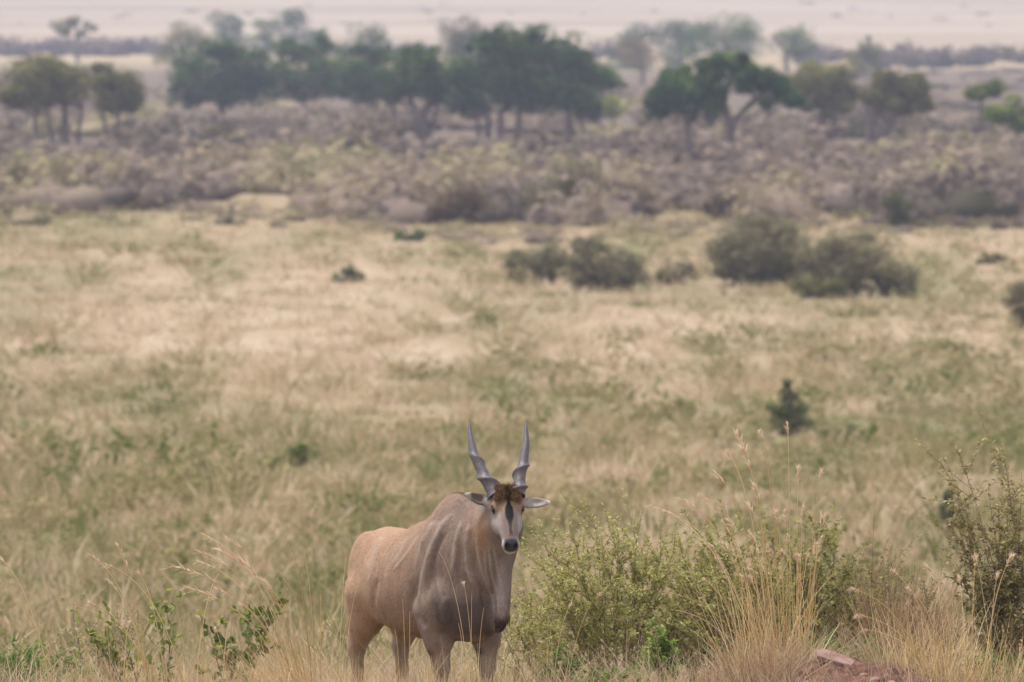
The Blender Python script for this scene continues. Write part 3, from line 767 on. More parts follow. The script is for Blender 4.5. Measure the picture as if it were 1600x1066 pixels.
def bush(name, label, cat, px, row, masses, mat, dens=.5, leaf=.16, tint0=.45, group=None, stems=5):
    reseed(label); d, x, z, s = plant_at(px, row)
    root = empty(name, (x, d, z)); tag(root, label, cat, group)
    A = Acc(); T = Acc()
    for k, (cx, cy, rx, ry) in enumerate(masses):
        dy = RNG.uniform(-.2, .2) * rx * s if k else 0.0
        c = np.array([(cx - px) * s, dy, (row - cy) * s]); r = np.array([rx * 1.32, rx * .95, ry * 1.10]) * s
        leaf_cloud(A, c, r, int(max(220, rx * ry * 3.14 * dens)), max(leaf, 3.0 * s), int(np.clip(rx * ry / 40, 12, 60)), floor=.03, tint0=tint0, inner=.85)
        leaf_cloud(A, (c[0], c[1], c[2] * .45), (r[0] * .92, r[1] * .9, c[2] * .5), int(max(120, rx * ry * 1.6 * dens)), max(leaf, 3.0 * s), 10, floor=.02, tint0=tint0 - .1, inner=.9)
        for _ in range(stems):
            q = c + rand_dirs(1)[0] * r * .8; q[2] = abs(q[2])
            limb(T, (c[0] + RNG.normal(0, r[0] * .1), dy, -.1), q, .05, .015, .1, 5)
    link('foliage', A.mesh('foliage', mat), root)
    link('stems', T.mesh('stems', BARKD, True), root)['kind'] = 'stuff'
    return root

# the trees at the edge of the thicket, from left to right
tree('acacia_tree', 'broad olive tree on several thin stems at the far left edge', 'tree', (85, 226),
     [(48, 140, 46, 46), (95, 138, 50, 42), (70, 118, 42, 28), (20, 150, 24, 30)], [(57, 232, 55, 175, 6), (84, 224, 75, 170, 5), (95, 222, 100, 170, 5), (106, 224, 103, 172, 6), (121, 218, 128, 172, 5)], OLIVE, dens=.5)
tree('acacia_tree', 'small olive-brown tree on two forking stems beside the broad left one', 'tree', (174, 228),
     [(178, 145, 42, 38), (165, 120, 32, 24), (196, 150, 26, 28)], [(167, 230, 160, 175, 5), (178, 230, 187, 172, 5)], OLIVE, dens=.5, tint0=.42)
tree('evergreen_tree', 'massive dark green dome-crowned tree with a skirt touching the thicket', 'tree', (346, 182),
     [(340, 112, 62, 48), (385, 110, 45, 46), (300, 128, 38, 40), (352, 80, 45, 22), (285, 158, 30, 12), (410, 130, 30, 34), (335, 145, 62, 26), (400, 146, 40, 22)], [(346, 184, 346, 150, 7)], DARKG, tint0=.40)
tree('evergreen_tree', 'rounded green tree joined to the right flank of the massive dome', 'tree', (478, 180),
     [(470, 105, 45, 44), (505, 118, 38, 40), (452, 75, 22, 18), (500, 72, 26, 18), (445, 128, 24, 32), (482, 142, 50, 22)], [(478, 182, 476, 145, 6)], DARKG, tint0=.50)
tree('evergreen_tree', 'dark green tree sunk behind its neighbours left of the thick forked trunk', 'tree', (580, 190),
     [(560, 125, 40, 40), (585, 135, 36, 32), (535, 135, 22, 26), (572, 92, 32, 22)], [(612, 194, 606, 158, 6), (560, 186, 562, 150, 6)], DARKG, tint0=.38)
tree('evergreen_tree', 'green dome tree standing on one thick forked trunk left of centre', 'tree', (664, 216),
     [(640, 112, 46, 42), (672, 118, 38, 46), (622, 150, 26, 22), (650, 85, 38, 18), (688, 138, 20, 36)], [(664, 220, 662, 172, 13), (668, 214, 684, 165, 6), (652, 205, 645, 160, 5), (613, 196, 613, 165, 5)], DARKG, tint0=.50)
tree('evergreen_tree', 'largest and tallest dark green tree with layered crown on four trunks', 'tree', (778, 220),
     [(760, 128, 60, 48), (835, 118, 66, 60), (805, 72, 58, 34), (870, 88, 46, 34), (740, 160, 40, 24), (815, 155, 50, 28), (905, 105, 34, 28), (765, 62, 34, 20)],
     [(748, 218, 745, 178, 6), (763, 222, 762, 178, 8), (784, 222, 782, 176, 8), (806, 216, 812, 160, 8)], DARKG, tint0=.42)
tree('evergreen_tree', 'lower green tree leaning out from the right side of the tallest crown', 'tree', (888, 216),
     [(915, 140, 50, 36), (945, 135, 30, 28), (890, 160, 32, 26), (925, 172, 30, 16)], [(885, 218, 888, 175, 8), (905, 206, 910, 170, 5)], DARKG, tint0=.50)
tree('evergreen_tree', 'dark green tree on one slim trunk, left of the bare-limbed umbrella tree', 'tree', (1078, 252),
     [(1065, 145, 46, 40), (1040, 150, 34, 38), (1090, 160, 36, 36), (1072, 118, 40, 18)], [(1078, 256, 1074, 195, 8)], DARKG, tint0=.38)
tree('umbrella_tree', 'umbrella-crowned tree with bare pale limbs showing under its right half', 'tree', (1144, 274),
     [(1140, 115, 52, 26), (1190, 128, 46, 26), (1115, 150, 26, 34), (1225, 150, 26, 26), (1150, 100, 45, 14), (1205, 160, 16, 16)],
     [(1146, 278, 1140, 190, 11), (1142, 200, 1180, 155, 6), (1142, 196, 1130, 150, 5), (1145, 190, 1205, 145, 4)], DARKG, tint0=.46)
tree('acacia_tree', 'thin-crowned green tree right of the bare-limbed umbrella tree', 'tree', (1296, 226),
     [(1290, 125, 50, 30), (1310, 140, 36, 30), (1270, 150, 28, 28), (1320, 150, 24, 28), (1300, 170, 28, 16), (1255, 135, 20, 24)], [(1292, 228, 1284, 180, 5), (1299, 228, 1302, 176, 6)], OLIVE, dens=.46, tint0=.58)
tree('acacia_tree', 'spreading grey-olive tree whose trunk leans and forks low', 'tree', (1356, 230),
     [(1400, 140, 52, 30), (1410, 155, 40, 26), (1375, 158, 32, 28), (1430, 165, 26, 28), (1405, 120, 40, 12)], [(1355, 234, 1362, 190, 9), (1356, 228, 1408, 178, 7), (1360, 210, 1352, 165, 5)], OLIVE, dens=.48, tint0=.40)
tree('umbrella_tree', 'small flat-topped tree with a bright green cap near the right edge', 'tree', (1536, 236),
     [(1530, 143, 38, 15), (1552, 136, 20, 12)], [(1536, 240, 1532, 152, 4)], LIGHTG, dens=.4, tint0=.35)
tree('umbrella_tree', 'light green tree cut off by the right edge, below the flat-topped cap', 'tree', (1598, 242),
     [(1575, 172, 40, 20), (1600, 185, 28, 24), (1550, 180, 22, 14)], [(1600, 246, 1588, 185, 5)], LIGHTG, dens=.36, tint0=.40)
tree('acacia_tree', 'little yellow-topped tree between the tallest crown and the slim-trunked one', 'tree', (960, 205),
     [(958, 166, 28, 16), (945, 160, 16, 10)], [(960, 208, 958, 175, 4)], LIGHTG, dens=.4, tint0=.75)
# hazy trees further out
tree('umbrella_tree', 'lone hazy umbrella tree on a thin stem above the left plain', 'tree', (121, 98),
     [(117, 42, 42, 13), (110, 36, 30, 10)], [(121, 100, 119, 50, 4)], OLIVE, group=FG, dens=.6, skirt=False)
tree('acacia_tree', 'pale hazy grey-green tree rising behind the massive dome', 'tree', (285, 112), [(285, 62, 32, 26), (265, 85, 24, 22), (310, 80, 26, 26)], [(285, 114, 285, 75, 5)], OLIVE, group=FG, tint0=.6)
tree('acacia_tree', 'blue-hazed round tree, left of the two far blue crowns', 'tree', (352, 84), [(350, 34, 24, 18), (368, 42, 16, 14)], [(352, 86, 352, 40, 4)], DARKG, group=FG, dens=.5)
tree('acacia_tree', 'slight pale blue tree beside the peaked far dark crown', 'tree', (415, 92), [(412, 40, 22, 26), (405, 70, 24, 18)], [(415, 94, 414, 50, 4)], DARKG, group=FG, dens=.4, tint0=.75)
tree('evergreen_tree', 'far dark blue tree with a peaked crown near the top edge', 'tree', (458, 96), [(456, 42, 36, 28), (460, 20, 18, 12), (500, 62, 28, 22), (425, 62, 20, 16)], [(458, 98, 458, 55, 5)], DARKG, group=FG, dens=.4, tint0=.35)
tree('evergreen_tree', 'hazy green tree peeping over the crowns left of centre', 'tree', (572, 132), [(572, 66, 34, 24), (545, 80, 26, 20), (598, 72, 18, 16)], [(572, 134, 572, 80, 6)], DARKG, group=FG, tint0=.45)
tree('umbrella_tree', 'hazy purple-grey flat-crowned tree behind the tallest tree', 'tree', (722, 122), [(725, 48, 44, 20), (708, 66, 26, 20), (750, 60, 24, 18)], [(722, 124, 722, 65, 5)], OLIVE, group=FG, tint0=.3)
tree('acacia_tree', 'hazy dark tree left of the pair of far pale crowns', 'tree', (1000, 106), [(1000, 52, 42, 20), (975, 66, 24, 12)], [(1000, 108, 1000, 60, 5)], DARKG, group=FG, tint0=.4)
tree('acacia_tree', 'tall hazy blue tree topping the far clump right of centre', 'tree', (1062, 104), [(1060, 36, 30, 20), (1075, 55, 32, 24)], [(1062, 106, 1062, 60, 5)], DARKG, group=FG, tint0=.5)
tree('evergreen_tree', 'wide hazy pale green tree in the far clump right of centre', 'tree', (1135, 112), [(1130, 48, 46, 30), (1165, 62, 36, 30), (1095, 62, 26, 26)], [(1135, 114, 1135, 70, 6)], DARKG, group=FG, tint0=.72)
tree('acacia_tree', 'hazy round tree standing clear at the right of the far clump', 'tree', (1230, 118), [(1230, 62, 34, 22), (1245, 74, 22, 20)], [(1230, 120, 1230, 80, 5)], DARKG, group=FG, tint0=.6, skirt=False)
tree('acacia_tree', 'pale leafless-looking hazy tree in the gap behind the slim-trunked tree', 'tree', (1003, 138), [(1000, 92, 40, 26), (985, 80, 24, 16)], [(1003, 142, 1002, 95, 5)], BROWN, group=FG, dens=.16, tint0=.6, skirt=False)
tree('conifer_like_tree', 'ragged upright hazy tree above the leaning grey-olive one', 'tree', (1352, 116), [(1352, 70, 14, 20), (1345, 88, 26, 14), (1365, 86, 22, 14)], [(1352, 118, 1352, 75, 4)], OLIVE, group=FG, dens=.5, tint0=.5)
tree('acacia_tree', 'tiny round blue-grey tree far out on the right plain', 'tree', (1526, 98), [(1526, 84, 15, 9)], [(1526, 99, 1526, 86, 3)], OLIVE, group=FG, dens=.9)
tree('acacia_tree', 'tiny round tree far out at the right edge of the plain', 'tree', (1580, 98), [(1578, 81, 12, 10)], [(1580, 99, 1579, 84, 3)], OLIVE, group=FG, dens=.9)

BG = 'bushes on the open slope'
bush('thorn_bush', 'dark bush, leftmost of the row of bushes on the slope', 'bush', 842, 446, [(835, 412, 46, 30), (865, 405, 30, 32), (815, 402, 28, 18)], GREYB, group=BG)
bush('thorn_bush', 'dark rounded bush with brown top, second in the row', 'bush', 952, 456, [(945, 412, 52, 40), (980, 422, 32, 30), (925, 385, 30, 18), (905, 420, 26, 28)], GREYB, group=BG)
bush('thorn_bush', 'small low dark bush in the gap of the row', 'bush', 1056, 446, [(1056, 424, 32, 20), (1042, 432, 20, 14)], GREYB, group=BG)
bush('thorn_bush', 'biggest dark domed bush on the open slope', 'bush', 1186, 450, [(1185, 392, 66, 52), (1140, 400, 38, 40), (1230, 390, 40, 46), (1195, 358, 45, 20)], GREYB, group=BG, tint0=.38)
bush('thorn_bush', 'broad brownish bush sloping down to the right of the biggest dome', 'bush', 1345, 466, [(1310, 398, 50, 40), (1365, 415, 46, 40), (1410, 440, 36, 24), (1330, 375, 30, 20), (1272, 402, 26, 34)], GREYB, group=BG, tint0=.55)
bush('thorn_bush', 'low greenish bush nestled in front of the broad brownish one', 'bush', 1292, 468, [(1292, 445, 42, 20), (1265, 450, 24, 14)], OLIVE, group=BG, tint0=.45)
bush('leafy_shrub', 'compact dark green shrub alone before the thicket on the right', 'shrub', 1406, 356, [(1405, 328, 24, 24), (1398, 312, 16, 14), (1420, 345, 20, 10)], DUSTY, group=BG, tint0=.25)
bush('thorn_bush', 'brown bush cut off by the right edge of the slope', 'bush', 1600, 515, [(1600, 475, 28, 40)], GREYB, group=BG, tint0=.5)
bush('leafy_shrub', 'small green shrub on the slope near the right edge', 'shrub', 1550, 412, [(1552, 400, 20, 10), (1540, 408, 16, 6)], OLIVE, group=BG, tint0=.4)
bush('leafy_shrub', 'small bright green pair of humps before the thicket', 'shrub', 640, 376, [(630, 366, 16, 9), (652, 364, 14, 11)], DARKG, group=BG, tint0=.7)
bush('leafy_shrub', 'little dark upright shrub on the left middle slope', 'shrub', 546, 444, [(549, 426, 12, 17), (530, 437, 16, 8), (560, 436, 10, 8)], DUSTY, group=BG, tint0=.6, dens=.8)
bush('leafy_shrub', 'dark spire-shaped shrub standing alone above the tall grass', 'shrub', 1232, 680, [(1231, 600, 9, 13), (1232, 616, 12, 22), (1222, 640, 20, 26), (1248, 645, 20, 22), (1236, 664, 38, 18)], DUSTY, group=BG, tint0=.5, leaf=.06, dens=.9)
bush('leafy_shrub', 'low spreading green shrub just right of the dark spire', 'shrub', 1318, 698, [(1300, 684, 26, 12), (1335, 680, 34, 16)], LIGHTG, group=BG, tint0=.25, leaf=.09)
bush('leafy_shrub', 'low dark green shrub on the slope left of the antelope', 'shrub', 455, 730, [(440, 722, 26, 9), (472, 712, 22, 16)], LIGHTG, group=BG, tint0=.2, leaf=.09)
bush('leafy_shrub', 'flat olive shrub on the right of the pale grass', 'shrub', 1482, 546, [(1482, 538, 24, 8)], OLIVE, group=BG, tint0=.4)
bush('leafy_shrub', 'upright dense green shrub seen left of the near right bush', 'shrub', 1486, 852, [(1484, 808, 17, 34), (1492, 830, 18, 20)], DUSTY, group=BG, tint0=.55, leaf=.05, dens=.9)
bush('thorn_bush', 'small dark purple-brown bush in front of the thicket left of centre', 'bush', 350, 346, [(350, 338, 17, 9)], GREYB, group=BG, tint0=.3)

# bushes of the thicket's front edge that stand out one by one
EG = 'bushes along the front edge of the thicket'
for px, row, ms, mat, ti, lab in [
    (120, 318, [(120, 294, 46, 26), (90, 300, 26, 18)], GREYB, .45, 'dark-footed brown bush at the front of the thicket, far left'),
    (40, 302, [(40, 272, 36, 28)], BROWN, .3, 'brown bush below the broad left tree, at the left edge'),
    (200, 316, [(200, 296, 34, 20)], BROWN, .35, 'low brown bush right of the dark-footed one'),
    (320, 240, [(315, 218, 34, 18), (350, 210, 30, 18)], OLIVE, .3, 'dark green bush under the massive dome tree'),
    (520, 222, [(520, 200, 44, 24), (560, 198, 40, 22)], GREYB, .4, 'dark olive bush under the trees left of centre'),
    (640, 335, [(640, 306, 30, 26)], BROWN, .3, 'dusky bush at the thicket front left of centre'),
    (720, 350, [(720, 312, 44, 36), (690, 325, 24, 22)], BROWN, .2, 'purple-brown bush at the thicket front, centre'),
    (880, 346, [(880, 300, 46, 42), (905, 275, 40, 32), (850, 320, 24, 24)], GREYB, .4, 'tall dark shadowed bush at the thicket front right of centre'),
    (965, 342, [(965, 300, 50, 36), (1000, 320, 30, 22)], BROWN, .4, 'rounded brown bush right of the tall dark shadowed one'),
    (1150, 340, [(1150, 312, 44, 26), (1120, 318, 26, 18)], BROWN, .25, 'purple-brown bush below the bare-limbed umbrella tree'),
    (1290, 320, [(1290, 296, 42, 20)], GREYB, .5, 'dusky olive bush at the thicket front on the right'),
    (1500, 340, [(1500, 318, 46, 20)], BROWN, .35, 'low brown bush at the thicket front near the right edge')]:
    bush('thicket_bush', lab, 'bush', px, row, ms, mat, tint0=ti, group=EG, stems=3, leaf=.2)

# the rest of the thicket, one mass
reseed('thicket')
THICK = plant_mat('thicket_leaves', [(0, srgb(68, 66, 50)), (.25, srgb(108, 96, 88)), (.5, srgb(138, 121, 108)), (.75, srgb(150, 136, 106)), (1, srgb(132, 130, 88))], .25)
def dome_form(A, c, r, tint):
    """a lumpy rounded mass of fine twigs, too far off to tell its leaves apart"""
    na, nr_ = 14, 6; th = np.linspace(0, 2 * np.pi, na, endpoint=False); ph = np.linspace(.0, np.pi / 2, nr_)
    T_, P_ = np.meshgrid(th, ph); dv = np.stack([np.cos(T_) * np.cos(P_), np.sin(T_) * np.cos(P_), np.sin(P_)], -1).reshape(-1, 3)
    lump = np.zeros(len(dv))
    for _ in range(7):
        q = rand_dirs(1)[0]; q[2] = abs(q[2]); lump = np.maximum(lump, np.exp(-np.sum((dv - q) ** 2, 1) / .22) * RNG.uniform(.25, .5))
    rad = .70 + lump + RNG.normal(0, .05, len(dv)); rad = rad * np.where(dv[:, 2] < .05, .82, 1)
    v = np.asarray(c) + dv * rad[:, None] * np.asarray(r)
    f = [(k * na + a_, k * na + (a_ + 1) % na, (k + 1) * na + (a_ + 1) % na, (k + 1) * na + a_) for k in range(nr_ - 1) for a_ in range(na)]
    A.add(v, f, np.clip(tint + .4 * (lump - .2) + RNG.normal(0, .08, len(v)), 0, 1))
tv = []
for k in range(10):
    A = Acc()
    dome_form(A, (0, 0, -.02), (.70, .66, .60), .12)  # inner twigs tinted darker, standing in for the bush's self-shadowing
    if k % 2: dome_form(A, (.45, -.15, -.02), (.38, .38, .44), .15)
    leaf_cloud(A, (0, 0, .40), (.98, .9, .56), 125, .17, 12, floor=.02, tint0=.5, inner=.85, jit=.35, tv_=.10)
    tv.append(A)
pts = []
WIN = [(25, 205, 224, 217), (590, 905, 214, 207), (1040, 1175, 250, 256), (1275, 1425, 226, 216), (1515, 1560, 236, 226)]     # clear views to the tree stems: columns, from this row on, kept free above this row
while len(pts) < 1170:
    row = RNG.uniform(108, 352); px = RNG.uniform(-260, 1860)
    edge = RNG.normal(0, 4) + np.interp(px, [-500, 0, 230, 330, 560, 700, 1200, 1280, 1500, 2100], [315, 316, 318, 312, 338, 350, 346, 334, 342, 335]) + 7 * math.sin(px / 37) + 11 * math.sin(px / 113 + 1) + 6 * math.sin(px / 19)
    top = np.interp(px, [-500, 220, 260, 900, 960, 1100, 1400, 2100], [120, 118, 135, 140, 140, 118, 112, 112])
    if row > edge or row < top: continue
    d = dist_for_row(row); k = FPX / d
    if RNG.random() > np.interp(row, [108, 180, 350], [.5, .85, 1]): continue
    big = RNG.gamma(2.6, .38); h = RNG.uniform(.75, 1.25) * np.interp(row, [108, 195, 212, 350], [.8, 1.2, 2.8, 3.0]) * min(1.35, .55 + .45 * big)
    for (a, b, r0, rv) in WIN:
        if a < px < b and row > r0: h = min(h, max(.4, (row - rv) / k * .85))
    pts.append((at(px, d), d, row, h, big))
for _ in range(110):                                       # stragglers out on the grass in front of it
    px = RNG.uniform(-260, 1860); row = np.interp(px, [0, 330, 700, 1200, 1600], [318, 318, 350, 348, 342]) + abs(RNG.normal(0, 14)); d = dist_for_row(row)
    pts.append((at(px, d), d, row, RNG.uniform(.4, 1.4), RNG.uniform(.25, .7)))
pts = np.array(pts); N = len(pts)
sc_ = (3.3 * pts[:, 4]).clip(1.0, 6.5)
tn = np.clip(.46 + (fbm(pts[:, 0] / 15, pts[:, 1] / 50, 3) - .5) * 1.3 + RNG.normal(0, .07, N), .05, .85)
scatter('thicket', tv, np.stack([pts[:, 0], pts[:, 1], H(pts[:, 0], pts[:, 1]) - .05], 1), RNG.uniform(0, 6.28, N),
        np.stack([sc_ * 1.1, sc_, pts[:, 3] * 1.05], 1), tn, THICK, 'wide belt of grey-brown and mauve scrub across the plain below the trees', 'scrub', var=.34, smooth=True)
# scattered bushes out on the far plain
pts = np.array([(at(px, d_), d_) for px, d_ in zip(RNG.uniform(-300, 1900, 44), [dist_for_row(q) for q in np.clip(np.abs(RNG.normal(0, 26, 44)) + 4, 4, 70)])]); N = len(pts); sc_ = RNG.uniform(1.2, 3.6, N)
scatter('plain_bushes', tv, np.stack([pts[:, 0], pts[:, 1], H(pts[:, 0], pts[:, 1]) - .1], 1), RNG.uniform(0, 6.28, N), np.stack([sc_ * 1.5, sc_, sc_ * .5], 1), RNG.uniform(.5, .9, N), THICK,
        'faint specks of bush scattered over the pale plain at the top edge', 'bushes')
# far strips of bush on the plain
pts = []
while len(pts) < 260:
    if RNG.random() < .45: px, row = RNG.uniform(-400, 262), RNG.normal(82, 3.0)
    elif RNG.random() < .75: px, row = RNG.uniform(1255, 2000), RNG.normal(99, 3.0)
    else: px, row = RNG.uniform(560, 1000), RNG.normal(88, 3)
    d = dist_for_row(row); pts.append((at(px, d), d))
pts = np.array(pts); N = len(pts); sc_ = RNG.uniform(2.0, 4.2, N)
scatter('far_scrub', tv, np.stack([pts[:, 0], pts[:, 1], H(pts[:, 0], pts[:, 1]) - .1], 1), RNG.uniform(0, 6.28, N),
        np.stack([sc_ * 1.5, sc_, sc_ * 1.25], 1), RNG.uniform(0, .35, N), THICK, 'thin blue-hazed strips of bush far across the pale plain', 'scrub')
# ------------------------------------------------------------------ grass and herbs of the slope
reseed('slope grass')
GRASS = plant_mat('grass_blades', STRAW, .35)
def tuft_form(n, rad, hmin, hmax, w, lean, seg, spread=.26):
    A = Acc(); a = RNG.uniform(0, 6.283, n); rr = rad * np.sqrt(RNG.random(n))
    P = np.stack([np.cos(a) * rr, np.sin(a) * rr, np.full(n, -.03)], 1)
    out_ = np.stack([np.cos(a), np.sin(a), np.zeros(n)], 1)
    L = RNG.uniform(hmin, hmax, n)
    D = np.array([0, 0, 1.]) + out_ * (lean * RNG.random(n))[:, None] + RNG.normal(0, .14, (n, 3)) * np.array([1, 1, 0])
    B = (out_ * RNG.uniform(0, .45 * lean + .05, n)[:, None] + RNG.normal(0, .15, (n, 3)) + np.array([0, 0, -.18])) * L[:, None]
    A.blades(P, D, B, L, w * RNG.uniform(.6, 1.3, n), np.clip(RNG.normal(.5, spread, n), 0, 1), seg, .15)
    return A
def herb_form(n, rad, h, leaf):
    A = Acc(); dv = rand_dirs(n); dv[:, 2] = np.abs(dv[:, 2])
    lob = rand_dirs(6) * np.array([.7, .7, .35]) + np.array([0, 0, .4]); w = RNG.integers(0, 6, n)
    P = (lob[w] + dv * .42 * RNG.uniform(.6, 1, (n, 1))) * np.array([rad, rad, h]); P[:, 2] = np.abs(P[:, 2]) + .02
    A.leaves(P, norm(dv + rand_dirs(n) * .6), rand_dirs(n), leaf * RNG.uniform(.6, 1.3, n), leaf * .6, np.clip(RNG.normal(.45, .2, n) + .25 * dv[:, 2], 0, 1))
    return A
def slope_points(n, d0, d1, spread=1.22):
    r0, r1 = np.interp([d0, d1], _dd, _rows)
    row = RNG.uniform(r1, r0, n); d = np.interp(-row, -_rows, _dd)
    x = RNG.uniform(-.045 * spread, .045 * spread, n) * d * (1 + 6 / d)
    return x, d
# the open slope beyond the crest: tussocks with shaded gaps between
forms = [tuft_form(20, .26, .22, .70, .026, .40, 2, .22) for _ in range(10)]
x, d = slope_points(8200, 92, 880)
g = np.clip(greenness(x, d) + (fbm(x / 1.3 + 5, d / 3.5, 2) - .5) * .95 + RNG.normal(0, .25, len(x)), 0.0, 1)
sc_ = np.interp(d, [92, 200, 500, 900], [.72, .95, 1.7, 2.6]) * RNG.gamma(6, 1 / 6, len(x)).clip(.45, 1.9)
scatter('slope_grass', forms, np.stack([x, d, H(x, d)], 1), RNG.uniform(0, 6.28, len(x)),
        np.stack([sc_ * 1.25, sc_ * 1.25, sc_ * np.interp(d, [92, 250, 450, 900], [1.05, .9, .62, .38])], 1), g, GRASS, 'tan and green tussock grass covering the slope behind the antelope', 'grass', tilt=RNG.normal(0, .12, (len(x), 2)))
forms = [herb_form(52, .45, .55, .12) for _ in range(8)]
x, d = slope_points(5600, 94, 780)
clus = fbm(x / (1.5 + d * .01) + 70, d / (4 + d * .03), 3)
k = RNG.random(len(x)) < np.clip((greenness(x, d) - .22) * 1.1 + (clus - .5) * 1.6, .02, .75); x, d = x[k], d[k]
sc_ = np.interp(d, [94, 250, 780], [.45, .80, 1.7]) * RNG.gamma(2.2, .42, len(x)).clip(.3, 2.4)
scatter('slope_herbs', forms, np.stack([x, d, H(x, d)], 1), RNG.uniform(0, 6.28, len(x)), np.stack([sc_ * 1.25, sc_ * 1.2, sc_ * RNG.uniform(.6, 1.3, len(x)) * np.interp(d, [94, 780], [1, .7])], 1),
        np.clip(RNG.normal(.70, .15, len(x)), .3, 1), GRASS, 'small green herbs dotted through the grass of the slope', 'herbs')

reseed('crest grass')
# the crest: fine dry grass around the antelope's feet
def crest_points(n, d0, d1, x0=-4.7, x1=4.7):
    return RNG.uniform(x0, x1, n), RNG.uniform(d0, d1, n)
forms = [tuft_form(32, .17, .14, .46, .0078, 1.0, 3, .32) for _ in range(12)]
x, d = crest_points(2300, 77.0, 92.5)
keep = np.exp(-((x - 2.40) / .62) ** 2 - ((d - 81.0) / .8) ** 2) < RNG.random(len(x)) * .8 + .03      # bare soil on the bank
x, d = x[keep], d[keep]
g = np.clip(.19 + (fbm(x / .9, d / 1.2, 3) - .42) * 1.3 + RNG.normal(0, .10, len(x)), 0.0, .9)
sc_ = RNG.uniform(.6, 1.3, len(x)) * np.interp(d, [77, 80, 84, 92], [.7, 1, 1.1, 1.5])
scatter('crest_grass', forms, np.stack([x, d, H(x, d)], 1), RNG.uniform(0, 6.28, len(x)), np.stack([sc_, sc_, sc_ * RNG.uniform(.7, 1.25, len(x))], 1), g, GRASS,
        'tangled dry straw grass along the near crest at the bottom edge', 'grass', tilt=RNG.normal(0, .25, (len(x), 2)), var=.5)
forms = [tuft_form(7, .16, .35, .75, .0052, .5, 4) for _ in range(8)]
x, d = crest_points(700, 78.5, 88.0)
scatter('upright_straws', forms, np.stack([x, d, H(x, d)], 1), RNG.uniform(-.5, .5, len(x)), np.stack([0 * x + 1, 0 * x + 1, RNG.uniform(.5, 1.15, len(x))], 1),
        np.clip(RNG.normal(.2, .09, len(x)), 0, 1), GRASS, 'single thin golden straws standing up from the crest grass', 'grass', tilt=np.stack([RNG.normal(-.12, .2, len(x)), RNG.normal(0, .1, len(x))], 1))
# ------------------------------------------------------------------ plants of the near crest
STEM = plant_mat('golden_stems', [(0, srgb(236, 212, 168)), (.35, srgb(212, 178, 122)), (.65, srgb(184, 142, 88)), (.85, srgb(168, 150, 90)), (1, srgb(130, 128, 72))], .35, .03)
PLUME = plant_mat('seed_heads', [(0, srgb(244, 224, 202)), (.5, srgb(222, 194, 164)), (1, srgb(170, 134, 104))], .4)
BROWNST = plant_mat('old_brown_grass', [(0, srgb(190, 158, 130)), (.5, srgb(146, 112, 88)), (1, srgb(98, 74, 58))], .3)
LEAFG = plant_mat('broad_green_leaves', [(0, srgb(64, 76, 38)), (.5, srgb(106, 118, 54)), (1, srgb(160, 162, 82))], .4, .02, rough=.5)
FINE = plant_mat('fine_shrub_leaves', [(0, srgb(112, 114, 64)), (.5, srgb(160, 156, 94)), (1, srgb(208, 200, 138))], .5)
OLLEAF = plant_mat('olive_bush_leaves', [(0, srgb(98, 94, 54)), (.5, srgb(140, 130, 80)), (1, srgb(186, 168, 118))], .45, .02)
BRIGHT = plant_mat('bright_herb_leaves', [(0, srgb(70, 96, 44)), (.5, srgb(112, 136, 66)), (1, srgb(166, 180, 104))], .35)
TWIG = bark_mat('purple_brown_twigs', srgb(104, 82, 74), srgb(156, 132, 118), 20)

def fore_root(name, label, cat, px, d, group=None):
    x = at(px, d); z = Hs(x, d)
    return tag(empty(name, (x, d, z)), label, cat, group), x, z
def z_of_row(row, d): return -(row - ROW_LEVEL) / FPX * d

def grass_stem(root, p0, p1, droop, r=.0050, plume=.25, pw=1.0, tint=.25, spk=72):
    """one flowering stem from p0 to p1 (local), bending over by droop at the tip; the seed head is its child"""
    p0 = np.asarray(p0, float); p1 = np.asarray(p1, float); L = np.linalg.norm(p1 - p0); n = 12
    t = np.linspace(0, 1, n)[:, None]
    mid = p0 + (p1 - p0) * np.array([.30, .5, .76]) + np.array([0, 0, L * .10]) * min(1.0, abs(droop[0]) * 8)
    pts = (1 - t) ** 2 * p0 + 2 * t * (1 - t) * mid + t * t * p1
    A = Acc(); A.tube(pts, np.linspace(r, r * .45, n), 4, np.clip(tint + RNG.normal(0, .1), 0, 1))
    st = link('stem', A.mesh('stem', STEM, True), root)
    if plume > 0:
        q = RNG.uniform(1 - plume, 1.0, spk); q = np.sort(q)
        P = np.stack([np.interp(q, t[:, 0], pts[:, k]) for k in range(3)], 1)
        T = norm(pts[-1] - pts[int(n * (1 - plume)) - 1]) if plume < .9 else norm(pts[-1] - pts[-3])
        D = T + rand_dirs(spk) * .5 + np.array([RNG.normal(0, .12), 0, -.10])
        S = Acc(); S.blades(P, D, rand_dirs(spk) * .012 + np.array([0, 0, -.012]), RNG.uniform(.025, .068, spk) * pw, .0060 * pw, np.clip(RNG.normal(.4, .25, spk), 0, 1), 2, .25)
        link('seed_head', S.mesh('seed_head', PLUME), st)
    return st
